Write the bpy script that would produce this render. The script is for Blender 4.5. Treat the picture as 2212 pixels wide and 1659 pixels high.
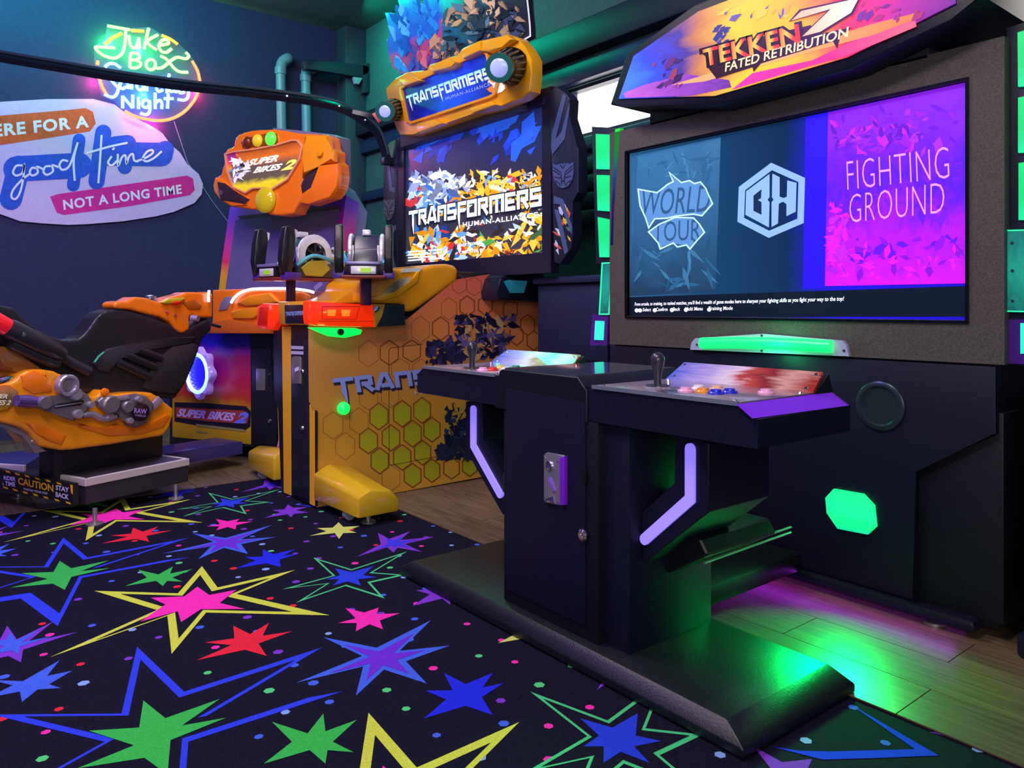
import bpy, bmesh, math, random
from mathutils import Vector, Matrix
for o in list(bpy.data.objects): bpy.data.objects.remove(o)
SC = bpy.context.scene
COL = SC.collection
R = math.radians

# ------------------------------------------------------------------ camera
F, CX, HZ, CAMH = 1650.0, 1106.0, 663.0, 0.80      # focal length (px), principal column, horizon row, eye height (m)
YAW = math.atan2(1306, 1650); SY, CY = math.sin(YAW), math.cos(YAW)
cam = bpy.data.cameras.new('camera'); camo = bpy.data.objects.new('camera', cam); COL.objects.link(camo)
cam.sensor_width = 36; cam.lens = F / 2212 * 36
cam.shift_y = -(829.5 - HZ) / 2212
cam.clip_start = 0.01
camo.location = (0, 0, CAMH); camo.rotation_euler = (R(90), 0, -YAW)
SC.camera = camo
# ------------------------------------------------------------------ world, exposure, added key and fill lights
w = bpy.data.worlds.new('world'); SC.world = w; w.use_nodes = True
w.node_tree.nodes['Background'].inputs[0].default_value = (0.22, 0.26, 1.0, 1)
w.node_tree.nodes['Background'].inputs[1].default_value = 0.20
SC.view_settings.view_transform = 'Standard'; SC.view_settings.look = 'None'
SC.view_settings.exposure = 0.0; SC.view_settings.gamma = 1.0
SC.view_settings.use_curve_mapping = False
def area(name, loc, target, size, power, col, sizey=None, spread=180):
    l = bpy.data.lights.new(name, 'AREA'); l.energy = power; l.color = col; l.size = size
    if sizey: l.shape = 'RECTANGLE'; l.size_y = sizey
    l.spread = R(spread)
    o = bpy.data.objects.new(name, l); COL.objects.link(o); o.location = loc
    o.rotation_euler = (Vector(target) - Vector(loc)).to_track_quat('-Z', 'Y').to_euler()
    return o
def spot(name, loc, power, col, radius=0.05):
    l = bpy.data.lights.new(name, 'POINT'); l.energy = power; l.color = col; l.shadow_soft_size = radius
    o = bpy.data.objects.new(name, l); COL.objects.link(o); o.location = loc; return o
area('added_key_light', (-0.3, 0.9, 2.85), (0.8, 2.0, 0.3), 1.2, 62, (1.0, 0.86, 0.80), 0.6)      # added key light at ceiling height behind the viewer, no fixture seen
area('added_key_light_far', (0.5, 2.6, 2.85), (0.8, 3.3, 0), 0.9, 52, (1.0, 0.86, 0.86), 0.9)       # second added key light, brightens the far end and the motorbike game
area('added_fill_warm', (-1.2, -1.3, 1.35), (1.2, 2.4, 0.9), 2.4, 42, (1.0, 0.84, 0.74), 1.3)           # added warm fill behind the viewer for the side panels, assumed shop front daylight
area('added_fill_teal', (0.4, 4.9, 2.75), (0.6, 5.43, 2.55), 2.4, 48, (0.0, 0.55, 0.46), 0.15)          # added teal fill near the far wall, assumed from its tint, no strip seen
area('added_fill_violet', (-0.9, 2.6, 2.8), (0.5, 4.6, 0.8), 0.8, 46, (0.34, 0.10, 1.0), 0.3)          # added violet fill over the motorbike game and far wall, no LED fixture seen
area('added_fill_green', (2.2, 4.4, 2.8), (2.7, 4.2, 2.3), 1.2, 22, (0.0, 0.70, 0.42), 0.2)            # added green fill on the window wall, its lamp is assumed

# ------------------------------------------------------------------ measuring helpers (pixel of the photograph -> point on a real plane)
def ray(u, v):
    r = (u - CX) / F
    return Vector((SY + CY * r, CY - SY * r, (HZ - v) / F))
EYE = Vector((0, 0, CAMH))
class Plane:
    """A real plane in the room. n points to the viewer's side; off lifts a point out of it."""
    def __init__(s, n, point):
        s.n = Vector(n).normalized(); s.o = Vector(point)
    def p(s, uv, off=0.0):
        d = ray(*uv); t = (s.o + s.n * off - EYE).dot(s.n) / d.dot(s.n)
        return EYE + d * t
    def shift(s, off): return Plane(s.n, s.o + s.n * off)
def PLX(x): return Plane((-1, 0, 0), (x, 0, 0))
def PLY(y): return Plane((0, -1, 0), (0, y, 0))
def PLZ(z): return Plane((0, 0, 1), (0, 0, z))
def zm(x0, y0, k): return lambda *pts: [(x0 + a * k, y0 + b * k) for a, b in pts]
# ------------------------------------------------------------------ materials
def lin(c):
    if isinstance(c, str): c = [int(c[i:i + 2], 16) / 255 for i in (1, 3, 5)]
    return tuple((x / 12.92 if x <= .04045 else ((x + .055) / 1.055) ** 2.4) for x in c[:3]) + (1,)
MATS = {}
def mat(name, col, rough=0.5, metal=0.0, emit=None, es=0.0, var=0.0, scale=60, bump=0.0, coat=0.0, spec=0.5, alpha=None, trans=0.0):
    if name in MATS: return MATS[name]
    m = bpy.data.materials.new(name); m.use_nodes = True; nt = m.node_tree; b = nt.nodes['Principled BSDF']
    c = lin(col); b.inputs['Base Color'].default_value = c
    b.inputs['Roughness'].default_value = rough; b.inputs['Metallic'].default_value = metal
    b.inputs['Coat Weight'].default_value = coat; b.inputs['Coat Roughness'].default_value = 0.08
    b.inputs['Specular IOR Level'].default_value = spec
    b.inputs['Transmission Weight'].default_value = trans
    if emit: b.inputs['Emission Color'].default_value = lin(emit); b.inputs['Emission Strength'].default_value = es
    if alpha is not None: b.inputs['Alpha'].default_value = alpha
    if var or bump:
        tc = nt.nodes.new('ShaderNodeTexCoord'); nz = nt.nodes.new('ShaderNodeTexNoise')
        nz.inputs['Scale'].default_value = scale; nz.inputs['Detail'].default_value = 4; nz.inputs['Roughness'].default_value = 0.65
        nt.links.new(tc.outputs['Object'], nz.inputs['Vector'])
        if var:
            mr = nt.nodes.new('ShaderNodeMapRange'); mr.inputs[1].default_value = .3; mr.inputs[2].default_value = .7
            mr.inputs[3].default_value = 1 - var; mr.inputs[4].default_value = 1 + var
            nt.links.new(nz.outputs['Fac'], mr.inputs[0])
            mx = nt.nodes.new('ShaderNodeVectorMath'); mx.operation = 'SCALE'; mx.inputs[0].default_value = c[:3]
            nt.links.new(mr.outputs[0], mx.inputs['Scale']); nt.links.new(mx.outputs[0], b.inputs['Base Color'])
        if bump:
            bp = nt.nodes.new('ShaderNodeBump'); bp.inputs['Strength'].default_value = bump; bp.inputs['Distance'].default_value = 0.002
            nt.links.new(nz.outputs['Fac'], bp.inputs['Height']); nt.links.new(bp.outputs[0], b.inputs['Normal'])
    MATS[name] = m; return m
def ramp_mat(name, axis, stops, noise=0.0, nscale=3.0, emit=0.0, rough=0.4, metal=0.0, coat=0.0, squash=(1, 1, 1)):
    """printed gradient: colour ramp along a generated axis, warped by noise; emit>0 for backlit prints and screens"""
    if name in MATS: return MATS[name]
    m = bpy.data.materials.new(name); m.use_nodes = True; nt = m.node_tree; b = nt.nodes['Principled BSDF']
    tc = nt.nodes.new('ShaderNodeTexCoord'); sp = nt.nodes.new('ShaderNodeSeparateXYZ')
    nt.links.new(tc.outputs['Generated'], sp.inputs[0])
    cr = nt.nodes.new('ShaderNodeValToRGB'); els = cr.color_ramp.elements
    while len(els) < len(stops): els.new(0.5)
    for e, (p, c) in zip(els, stops): e.position = p; e.color = lin(c)
    fac = sp.outputs[axis]
    if noise:
        mp = nt.nodes.new('ShaderNodeMapping'); mp.inputs['Scale'].default_value = squash
        nt.links.new(tc.outputs['Generated'], mp.inputs[0])
        nz = nt.nodes.new('ShaderNodeTexNoise'); nz.inputs['Scale'].default_value = nscale; nz.inputs['Detail'].default_value = 5
        nz.inputs['Distortion'].default_value = 1.0
        nt.links.new(mp.outputs[0], nz.inputs['Vector'])
        ma = nt.nodes.new('ShaderNodeMath'); ma.operation = 'MULTIPLY_ADD'; ma.inputs[1].default_value = noise
        nt.links.new(nz.outputs['Fac'], ma.inputs[0])
        ma2 = nt.nodes.new('ShaderNodeMath'); ma2.operation = 'SUBTRACT'; ma2.inputs[1].default_value = noise * .5
        nt.links.new(sp.outputs[axis], ma2.inputs[0]); nt.links.new(ma2.outputs[0], ma.inputs[2]); fac = ma.outputs[0]
    nt.links.new(fac, cr.inputs[0])
    nt.links.new(cr.outputs[0], b.inputs['Base Color']); b.inputs['Roughness'].default_value = rough
    b.inputs['Metallic'].default_value = metal; b.inputs['Coat Weight'].default_value = coat
    if emit:
        nt.links.new(cr.outputs[0], b.inputs['Emission Color']); b.inputs['Emission Strength'].default_value = emit
    MATS[name] = m; return m
# ------------------------------------------------------------------ object helpers
def props(o, label=None, cat=None, group=None, kind=None):
    if label: o['label'] = label
    if cat: o['category'] = cat
    if group: o['group'] = group
    if kind: o['kind'] = kind
    return o
def thing(name, label, cat, loc, group=None):
    o = bpy.data.objects.new(name, None); COL.objects.link(o); o.location = loc; o.empty_display_size = .1
    return props(o, label, cat, group)
def wpos(o):
    v = Vector((0, 0, 0))
    while o: v = v + o.location; o = o.parent
    return v
def link(name, bm, m, parent=None, smooth=False, label=None):
    """one mesh object; vertices are given in room coordinates and stored relative to the part's own centre"""
    bmesh.ops.recalc_face_normals(bm, faces=bm.faces[:])
    me = bpy.data.meshes.new(name)
    vs = [v.co for v in bm.verts]
    lo = Vector((min(v.x for v in vs), min(v.y for v in vs), min(v.z for v in vs)))
    hi = Vector((max(v.x for v in vs), max(v.y for v in vs), max(v.z for v in vs)))
    c = (lo + hi) / 2; c.z = lo.z
    bmesh.ops.translate(bm, verts=bm.verts[:], vec=-c)
    bm.to_mesh(me); bm.free(); me.materials.append(m)
    if smooth:
        for p in me.polygons: p.use_smooth = True
        if smooth is not True: me.set_sharp_from_angle(angle=R(smooth))
    o = bpy.data.objects.new(name, me); COL.objects.link(o)
    if parent: o.parent = parent; o.location = c - wpos(parent)
    else: o.location = c
    if label: o['label'] = label
    return o
def bevel(bm, w, seg=2, edges=None):
    if w > 0: bmesh.ops.bevel(bm, geom=(edges or bm.edges[:]), offset=w, segments=seg, affect='EDGES', profile=0.5, clamp_overlap=True)
def box_bm(bm, lo, hi, rot=None):
    vs = [bm.verts.new((x, y, z)) for x in (lo[0], hi[0]) for y in (lo[1], hi[1]) for z in (lo[2], hi[2])]
    for f in ((0, 1, 3, 2), (4, 6, 7, 5), (0, 4, 5, 1), (2, 3, 7, 6), (0, 2, 6, 4), (1, 5, 7, 3)): bm.faces.new([vs[i] for i in f])
    return vs
def box(name, lo, hi, m, parent=None, bev=0.0, M=None, label=None, seg=2):
    bm = bmesh.new(); box_bm(bm, lo, hi); bevel(bm, bev, seg)
    if M: bmesh.ops.transform(bm, matrix=M, verts=bm.verts[:])
    return link(name, bm, m, parent, smooth=35 if bev else False, label=label)
def prism_bm(bm, pts, vec):
    """extrude the 3-D polygon pts by vec"""
    a = [bm.verts.new(p) for p in pts]; b = [bm.verts.new(Vector(p) + vec) for p in pts]; n = len(pts)
    f1 = bm.faces.new(a); f2 = bm.faces.new(b[::-1])
    for i in range(n): bm.faces.new((a[i], b[i], b[(i + 1) % n], a[(i + 1) % n]))
    return f1, f2
def slab(name, pl, uv, thick, m, parent=None, bev=0.0, off=0.0, seg=2, label=None, smooth=None, front_only=True):
    """outline measured on a real plane, given its real thickness behind that plane"""
    pts = [pl.p(q, off) if len(q) == 2 else Vector(q) for q in uv]
    bm = bmesh.new(); f1, f2 = prism_bm(bm, pts, -pl.n * thick)
    if bev: bevel(bm, bev, seg, edges=list(f1.edges) if front_only else None)
    return link(name, bm, m, parent, smooth=(smooth or (40 if bev else False)), label=label)
def soft(o, vox=.008, it=14):
    """moulded plastic: round the slab off all over"""
    m = o.modifiers.new('mould', 'REMESH'); m.mode = 'VOXEL'; m.voxel_size = vox; m.use_smooth_shade = True
    m = o.modifiers.new('smooth', 'SMOOTH'); m.factor = .5; m.iterations = it
    return o
def islands(bm):
    seen = set(); out = []
    for v in bm.verts:
        if v in seen: continue
        st = [v]; comp = []; seen.add(v)
        while st:
            a = st.pop(); comp.append(a)
            for e in a.link_edges:
                b = e.other_vert(a)
                if b not in seen: seen.add(b); st.append(b)
        out.append(comp)
    return out
def link_split(name, bm, m, parent, label=None, limit=60):
    """every separate printed piece becomes a part of its own; tiny print stays one part"""
    bm.verts.ensure_lookup_table(); isl = islands(bm)
    if len(isl) == 1: return link(name, bm, m, parent, label=label)
    if len(isl) > limit:
        o = link(name, bm, m, parent, label=label); o['kind'] = 'stuff'; return o
    first = None
    for comp in isl:
        nb = bmesh.new(); mp = {v: nb.verts.new(v.co) for v in comp}
        for f in {f for v in comp for f in v.link_faces}:
            try: nb.faces.new([mp[v] for v in f.verts])
            except ValueError: pass
        o = link(name, nb, m, parent); first = first or o
    if label: first['label'] = label
    bm.free(); return first
def flat_bm(bm, pts):
    vs = [bm.verts.new(p) for p in pts]
    return bm.faces.new(vs)
def decal(name, pl, polys, off, m, parent=None, label=None):
    """flat print lying on a surface: polygons measured in the photograph"""
    bm = bmesh.new()
    for uv in polys: flat_bm(bm, [pl.p(q, off) for q in uv])
    for f in bm.faces:
        f.normal_update()
    return link_split(name, bm, m, parent, label=label)
def smooth_path(pts, n=6, closed=False):
    P = [Vector(p) for p in pts]; out = []
    N = len(P)
    if N < 3: return P
    rng = range(N if closed else N - 1)
    for i in rng:
        p0 = P[(i - 1) % N] if closed or i > 0 else P[0]
        p1 = P[i]; p2 = P[(i + 1) % N]
        p3 = P[(i + 2) % N] if closed or i + 2 < N else P[-1]
        for k in range(n):
            t = k / n
            out.append(0.5 * ((2 * p1) + (p2 - p0) * t + (2 * p0 - 5 * p1 + 4 * p2 - p3) * t * t + (3 * p1 - p0 - 3 * p2 + p3) * t ** 3))
    if not closed: out.append(P[-1])
    return out
def tube_bm(bm, path, r, seg=8, closed=False, caps=True, radii=None):
    n = len(path); rings = []
    up = None
    for i, p in enumerate(path):
        a = path[(i - 1) % n] if (closed or i > 0) else p
        b = path[(i + 1) % n] if (closed or i < n - 1) else p
        t = (b - a); t = t.normalized() if t.length > 1e-9 else Vector((0, 0, 1))
        if up is None:
            up = Vector((0, 0, 1)) if abs(t.z) < .9 else Vector((1, 0, 0))
        x = t.cross(up)
        if x.length < 1e-6: x = t.orthogonal()
        x.normalize(); y = x.cross(t).normalized(); up = y
        rr = radii[i] if radii else r
        rings.append([bm.verts.new(p + x * math.cos(2 * math.pi * k / seg) * rr + y * math.sin(2 * math.pi * k / seg) * rr) for k in range(seg)])
    for i in range(n if closed else n - 1):
        A, B = rings[i], rings[(i + 1) % n]
        for k in range(seg): bm.faces.new((A[k], A[(k + 1) % seg], B[(k + 1) % seg], B[k]))
    if caps and not closed:
        bm.faces.new(rings[0][::-1]); bm.faces.new(rings[-1])
def tube(name, path, r, m, parent=None, seg=10, closed=False, radii=None, label=None):
    bm = bmesh.new(); tube_bm(bm, [Vector(p) for p in path], r, seg, closed, radii=radii)
    return link(name, bm, m, parent, smooth=50, label=label)
def lathe_bm(bm, prof, o, axis, seg=24, caps=True):
    """prof: list of (distance along axis, radius)"""
    ax = Vector(axis).normalized(); x = ax.orthogonal().normalized(); y = ax.cross(x)
    rings = []
    for d, r in prof:
        c = Vector(o) + ax * d
        rings.append([bm.verts.new(c + (x * math.cos(2 * math.pi * k / seg) + y * math.sin(2 * math.pi * k / seg)) * max(r, 1e-5)) for k in range(seg)])
    for A, B in zip(rings, rings[1:]):
        for k in range(seg): bm.faces.new((A[k], A[(k + 1) % seg], B[(k + 1) % seg], B[k]))
    if caps: bm.faces.new(rings[0][::-1]); bm.faces.new(rings[-1])
def lathe(name, prof, o, axis, m, parent=None, seg=24, label=None, sharp=35):
    bm = bmesh.new(); lathe_bm(bm, prof, o, axis, seg)
    return link(name, bm, m, parent, smooth=sharp, label=label)
# lettering ----------------------------------------------------------------
def ribbon_polys(pts, w, closed=False, caps=0.0):
    """flat 2-D ribbon along a polyline with mitred corners -> list of quads (2-D)"""
    P = [Vector((p[0], p[1])) for p in pts]; n = len(P); L = []; Rr = []
    for i in range(n):
        a = P[(i - 1) % n] if (closed or i > 0) else None
        b = P[(i + 1) % n] if (closed or i < n - 1) else None
        d1 = (P[i] - a).normalized() if a is not None and (P[i] - a).length > 0 else None
        d2 = (b - P[i]).normalized() if b is not None and (b - P[i]).length > 0 else None
        d1 = d1 or d2; d2 = d2 or d1
        n1 = Vector((-d1.y, d1.x)); n2 = Vector((-d2.y, d2.x)); m_ = (n1 + n2)
        m_ = m_.normalized() if m_.length > 1e-6 else n1
        k = min(1 / max(m_.dot(n1), .35), 2.2)
        ww = w[i] if isinstance(w, (list, tuple)) else w
        q = P[i].copy()
        if caps and not closed:
            if i == 0: q = q - d2 * caps
            if i == n - 1: q = q + d1 * caps
        L.append(q + m_ * k * ww / 2); Rr.append(q - m_ * k * ww / 2)
    out = []
    for i in range(n if closed else n - 1):
        j = (i + 1) % n; out.append([L[i], L[j], Rr[j], Rr[i]])
    return out
def text_polys(s, shear=0.0, fat=0.0, space=1.0, extr=0.0, spacew=1.0):
    """letters from Blender's built-in font as a mesh scaled into the unit box (0..1, 0..1)"""
    cu = bpy.data.curves.new('lettering', 'FONT'); cu.body = s; cu.shear = shear; cu.offset = fat; cu.space_character = space
    cu.space_word = spacew; cu.resolution_u = 3; cu.extrude = 0
    ob = bpy.data.objects.new('lettering', cu); COL.objects.link(ob)
    dg = bpy.context.evaluated_depsgraph_get(); me = bpy.data.meshes.new_from_object(ob.evaluated_get(dg))
    V = [v.co.copy() for v in me.vertices]; Fs = [list(p.vertices) for p in me.polygons]
    bpy.data.objects.remove(ob); bpy.data.curves.remove(cu); bpy.data.meshes.remove(me)
    x0, x1 = min(v.x for v in V), max(v.x for v in V); y0, y1 = min(v.y for v in V), max(v.y for v in V)
    return [((v.x - x0) / (x1 - x0), (v.y - y0) / (y1 - y0)) for v in V], Fs
def text_on(name, s, pl, bl, br, tl, off, m, parent=None, shear=0.0, fat=0.0, space=1.0, label=None, spacew=1.0):
    """write s on a plane; bl, br, tl are where its box's corners lie on that plane (pixels or points)"""
    g = lambda q: pl.p(q, off) if len(q) == 2 else Vector(q)
    A, B, C = g(bl), g(br), g(tl); V, Fs = text_polys(s, shear, fat, space, spacew=spacew)
    bm = bmesh.new(); vs = [bm.verts.new(A + (B - A) * x + (C - A) * y) for x, y in V]
    for f in Fs:
        try: bm.faces.new([vs[i] for i in f])
        except ValueError: pass
    big = max((B - A).length / max(len(s), 1), 0) > .016
    if big: return link_split('letter', bm, m, parent, label=label)
    o = link(name, bm, m, parent, label=label); o['kind'] = 'stuff'; return o
def strokes_on(name, pl, lines, w, off, m, parent=None, closed=False, smooth_n=0, label=None, caps=0.0):
    """flat painted strokes: polylines in photograph pixels with a width in pixels"""
    k = 0; first = None
    for ln in lines:
        pts = [Vector((a, b, 0)) for a, b in ln]; bm = bmesh.new()
        if smooth_n: pts = smooth_path(pts, smooth_n, closed)
        Q = ribbon_polys([(p.x, p.y) for p in pts], w, closed, caps); n = len(Q)
        rows = [(q[0], q[3]) for q in Q] + ([] if closed else [(Q[-1][1], Q[-1][2])])
        V = [(bm.verts.new(pl.p((a.x, a.y), off + k * 1e-6)), bm.verts.new(pl.p((b.x, b.y), off + k * 1e-6))) for a, b in rows]
        for i in range(n):
            j = (i + 1) % len(V); bm.faces.new((V[i][0], V[j][0], V[j][1], V[i][1]))
        o = link(name, bm, m, parent); first = first or o; k += 1
    if label: first['label'] = label
    return first
# block letters of the gun game's title: strokes on a 1 x 1 box (x, y) ------
TF = {'T': [[(-.12, .89), (1.0, .89)], [(.42, .89), (.42, .1), (.5, -.55)]],
      'R': [[(.11, 0), (.11, .89), (.82, .89), (.82, .5), (.3, .5)], [(.48, .5), (.92, 0)]],
      'A': [[(.02, 0), (.42, .95), (.62, .95), (.9, 0)], [(.28, .25), (.8, .25)]],
      'N': [[(.11, 0), (.11, .89), (.86, .89), (.86, 0)]],
      'S': [[(.92, .89), (.11, .89), (.11, .5), (.86, .5), (.86, .11), (.02, .11)]],
      'F': [[(1.0, .89), (.2, .89), (.2, .1), (.28, -.6)], [(.2, .48), (.85, .48)]],
      'O': [[(.11, .5), (.11, .11), (.86, .11), (.86, .89), (.11, .89), (.11, .5)]],
      'M': [[(.09, 0), (.09, .89), (.9, .89), (.9, 0)], [(.5, .89), (.5, 0)]],
      'E': [[(.95, .89), (.11, .89), (.11, .11), (.95, .11)], [(.11, .5), (.85, .5)]]}
TFW = {'T': 1.0, 'R': 1.0, 'A': 1.05, 'N': 1.0, 'S': .95, 'F': .95, 'O': 1.0, 'M': 1.35, 'E': .95}
def title_on(name, s, pl, bl, br, tl, off, m, parent=None, weight=.2, label=None, thick=0.0):
    A, B, C = pl.p(bl, off), pl.p(br, off), pl.p(tl, off)
    tot = sum(TFW[c] + .1 for c in s) - .1; x = 0; k = 0; first = None
    small = (B - A).length < .3; bm = bmesh.new()
    for c in s:
        wd = TFW[c]
        if not small: bm = bmesh.new()
        for ln in TF[c]:
            pts = [(x + px * wd, py) for px, py in ln]
            ww = [weight * wd ** .3] * len(pts)
            if pts[-1][1] < -.3: ww[-1] = .05
            Q = ribbon_polys(pts, ww); rows = [(q[0], q[3]) for q in Q] + [(Q[-1][1], Q[-1][2])]
            f = lambda v: A + (B - A) * (v.x / tot) + (C - A) * v.y + pl.n * k * 2e-5
            V = [(bm.verts.new(f(p)), bm.verts.new(f(q))) for p, q in rows]; k += 1
            for i in range(len(Q)): bm.faces.new((V[i][0], V[i + 1][0], V[i + 1][1], V[i][1]))
        if not small: o = link('letter' if 'shadow' not in name else 'letter_shadow', bm, m, parent); first = first or o
        x += wd + .1
    if small: first = link(name, bm, m, parent); first['kind'] = 'stuff'
    if label: first['label'] = label
    return first
def shards(name, pl, region, n, size, off, parent, seed, thick=0.0, emit=0.0, stretch=2.2, lean=None, spec=None):
    """abstract angular fragments (a plain stand-in for printed figures); region = centres box list in pixels"""
    rnd = random.Random(seed); bms = {}
    for i in range(n):
        x0, y0, x1, y1, pal = region[i % len(region)]
        cx, cy = rnd.uniform(x0, x1), rnd.uniform(y0, y1)
        c = rnd.choice(pal); a = rnd.uniform(0, math.pi) if lean is None else lean + rnd.uniform(-.5, .5)
        L = size * rnd.uniform(.4, 1.3); W = L / stretch * rnd.uniform(.6, 1.2); k = rnd.choice((3, 4, 4, 5))
        pts = []
        for j in range(k):
            t = 2 * math.pi * j / k + rnd.uniform(-.35, .35)
            x, y = math.cos(t) * L, math.sin(t) * W
            pts.append((cx + x * math.cos(a) - y * math.sin(a), cy + x * math.sin(a) + y * math.cos(a)))
        bm = bms.setdefault(c, bmesh.new())
        P = [pl.p(q, off + i * 4e-6) for q in pts]
        if thick: prism_bm(bm, P, pl.n * thick * rnd.uniform(.3, 1))
        else: flat_bm(bm, P)
    for c, bm in bms.items():
        mm = mat('shard_%s_%.1f' % (c, emit), c, .35, emit=c if emit else None, es=emit, spec=.5)
        link(name, bm, mm, parent)['kind'] = 'stuff'
# ------------------------------------------------------------------ the room
WX, WY, CZ = 2.75, 5.43, 2.92           # window wall, far wall, ceiling
CARX, CARY = 1.515, 3.50                # carpet ends here
def struct(o): o['kind'] = 'structure'; return o
M_carpet = mat('carpet_dark', '#15142a', .95, var=.5, scale=260, bump=.6, spec=.1)
M_wallL = mat('wall_dark_paint', '#2a2f55', .75, var=.12, scale=40, bump=.15, spec=.3)
M_wallR = mat('wall_teal_paint', '#3a5a60', .7, var=.12, scale=30, bump=.15, spec=.3)
M_ceil = mat('ceiling_paint', '#3f5a5e', .85, var=.1, scale=20)
M_navy = mat('navy_panel', '#141a33', .45, var=.25, scale=120)
floor = struct(box('floor', (-3.0, -1.5, -.06), (WX, WY, 0), M_carpet))
props(floor, 'dark carpet printed with neon stars and dots beneath the arcade machines', 'floor')
wl = struct(box('wall_left', (-3.0, WY, 0), (WX + .12, WY + .12, CZ), M_wallL)); props(wl, 'dark blue far wall with neon sign and mural', 'wall')
ce = struct(box('ceiling', (-3.0, -1.5, CZ), (WX + .12, WY + .12, CZ + .08), M_ceil)); props(ce, 'dark green ceiling above the games', 'ceiling')
# window wall with a long high window band
WZ0, WZ1 = 1.685, 1.955
bm = bmesh.new()
box_bm(bm, (WX, -1.5, 0), (WX + .12, WY, WZ0)); box_bm(bm, (WX, -1.5, WZ1), (WX + .12, WY, CZ)); box_bm(bm, (WX, 3.02, WZ0), (WX + .12, WY, WZ1))
box_bm(bm, (WX, .96, WZ0), (WX + .12, 2.30, WZ1))
wr = struct(link('wall_right', bm, M_wallR)); props(wr, 'teal wall with high window band behind the cabinets', 'wall')
M_day = mat('daylit_glass', '#ffffff', .2, emit='#fff8f0', es=3.2)
M_frame = mat('window_frame_dark', '#22304a', .4)
for i, (y0, y1) in enumerate(((2.30, 3.02), (-.6, .96))):
    t = thing('window_%d' % (i + 1), ('high window full of daylight between gun game and fighting game marquee', 'high window strip at the top right corner above fighting game')[i], 'window', (WX, (y0 + y1) / 2, WZ0))
    t['kind'] = 'structure'
    box('pane', (WX + .07, y0, WZ0), (WX + .08, y1, WZ1), M_day, t)
    for lo, hi in (((WX + .02, y0, WZ0), (WX + .1, y0 + .025, WZ1)), ((WX + .02, y1 - .025, WZ0), (WX + .1, y1, WZ1)), ((WX + .02, y0, WZ0), (WX + .1, y1, WZ0 + .02)), ((WX + .02, y0, WZ1 - .015), (WX + .1, y1, WZ1))):
        box('frame', lo, hi, M_frame, t)
tr = struct(box('trim_1', (WX - .09, -1.5, 2.09), (WX, WY, 2.25), M_navy, bev=.01)); props(tr, 'dark boxed beam along the window wall', 'beam')
tr = struct(box('trim_2', (WX - .05, -1.5, 1.96), (WX, WY, 2.06), mat('navy_trim', '#1c2a55', .35), bev=.006)); props(tr, 'blue window head rail under the boxed beam', 'trim')
tr = struct(box('trim_3', (WX - .04, -1.5, 1.60), (WX, WY, 1.67), mat('navy_trim', '#1c2a55', .35), bev=.006)); props(tr, 'blue window sill rail along the wall', 'trim')
for k in range(4):
    b_ = box('wall_slat', (WX - .03, 2.05, 1.22 + k * .09), (WX, 3.3, 1.295 + k * .09), M_navy, wr, bev=.006)
cc = struct(box('trim_4', (WX - .17, WY - .16, 0), (WX, WY, CZ), mat('corner_paint', '#2b3a4a', .6, var=.1), bev=.01)); props(cc, 'dark corner column where the two walls meet', 'column')

# carpet print ---------------------------------------------------------------
z5 = zm(0, 1020, .45208); z4 = zm(860, 1140, .4702); z7 = zm(1500, 1200, .3219)
FL = PLZ(0)
def fl(pts): return [FL.p(q) for q in pts]
C_Y, C_P, C_B, C_G, C_R, C_V, C_LB = '#c9d44a', '#f02cb0', '#2a3fe0', '#35b54f', '#e0243c', '#6a2bd0', '#3f63e0'
S = {}
S['yellow'] = dict(layers=[(C_Y, fl(z5((450, 568), (850, 580), (965, 450), (1040, 552), (1410, 468), (1130, 583), (1575, 685), (985, 672), (820, 870), (800, 688), (240, 885), (750, 660)))), ('dark', .73),
                           (C_P, fl(z5((720, 603), (880, 597), (943, 550), (1000, 590), (1130, 565), (1050, 628), (1170, 657), (960, 658), (865, 720), (850, 668), (670, 718), (790, 635))))])
S['blueout'] = dict(layers=[(C_B, fl(z5((-40, 1160), (580, 1155), (655, 835), (880, 1050), (1540, 838), (985, 1168), (1640, 1048), (900, 1290), (850, 1960), (470, 1560), (-420, 1800), (500, 1290)))), ('dark', .80),
                            (C_G, fl(z5((425, 1240), (665, 1225), (685, 1095), (790, 1180), (1050, 1088), (870, 1215), (1080, 1178), (815, 1285), (800, 1450), (690, 1370), (370, 1420), (640, 1310))))])
S['red'] = dict(layers=[(C_R, fl(z5((1115, 735), (1195, 775), (1285, 722), (1255, 783), (1395, 762), (1235, 820), (1275, 880), (1170, 850), (940, 900), (1105, 828), (980, 815), (1120, 795))))])
S['violet'] = dict(layers=[(C_LB, fl(z5((1545, 790), (1800, 840), (2060, 708), (1910, 855), (2150, 830), (1940, 905), (2040, 1012), (1835, 945), (1700, 1070), (1735, 930), (1415, 1008), (1730, 880)))), (C_V, .62)])
S['pink'] = dict(layers=[(C_P, fl(z5((1650, 650), (1740, 672), (1810, 648), (1800, 680), (1910, 675), (1815, 710), (1830, 752), (1765, 728), (1700, 762), (1705, 722), (1615, 722), (1700, 700))))])
S['green'] = dict(layers=[(C_G, fl(z5((1300, 1195), (1470, 1250), (1545, 1155), (1555, 1240), (1705, 1185), (1590, 1290), (1690, 1340), (1565, 1330), (1555, 1395), (1480, 1330), (1260, 1395), (1395, 1290))))])
S['blue'] = dict(layers=[('#1f2ae0', fl(z4((210, 668), (310, 720), (435, 668), (390, 735), (485, 715), (385, 780), (435, 862), (310, 820), (118, 878), (220, 790), (125, 750), (250, 748))))])
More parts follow.
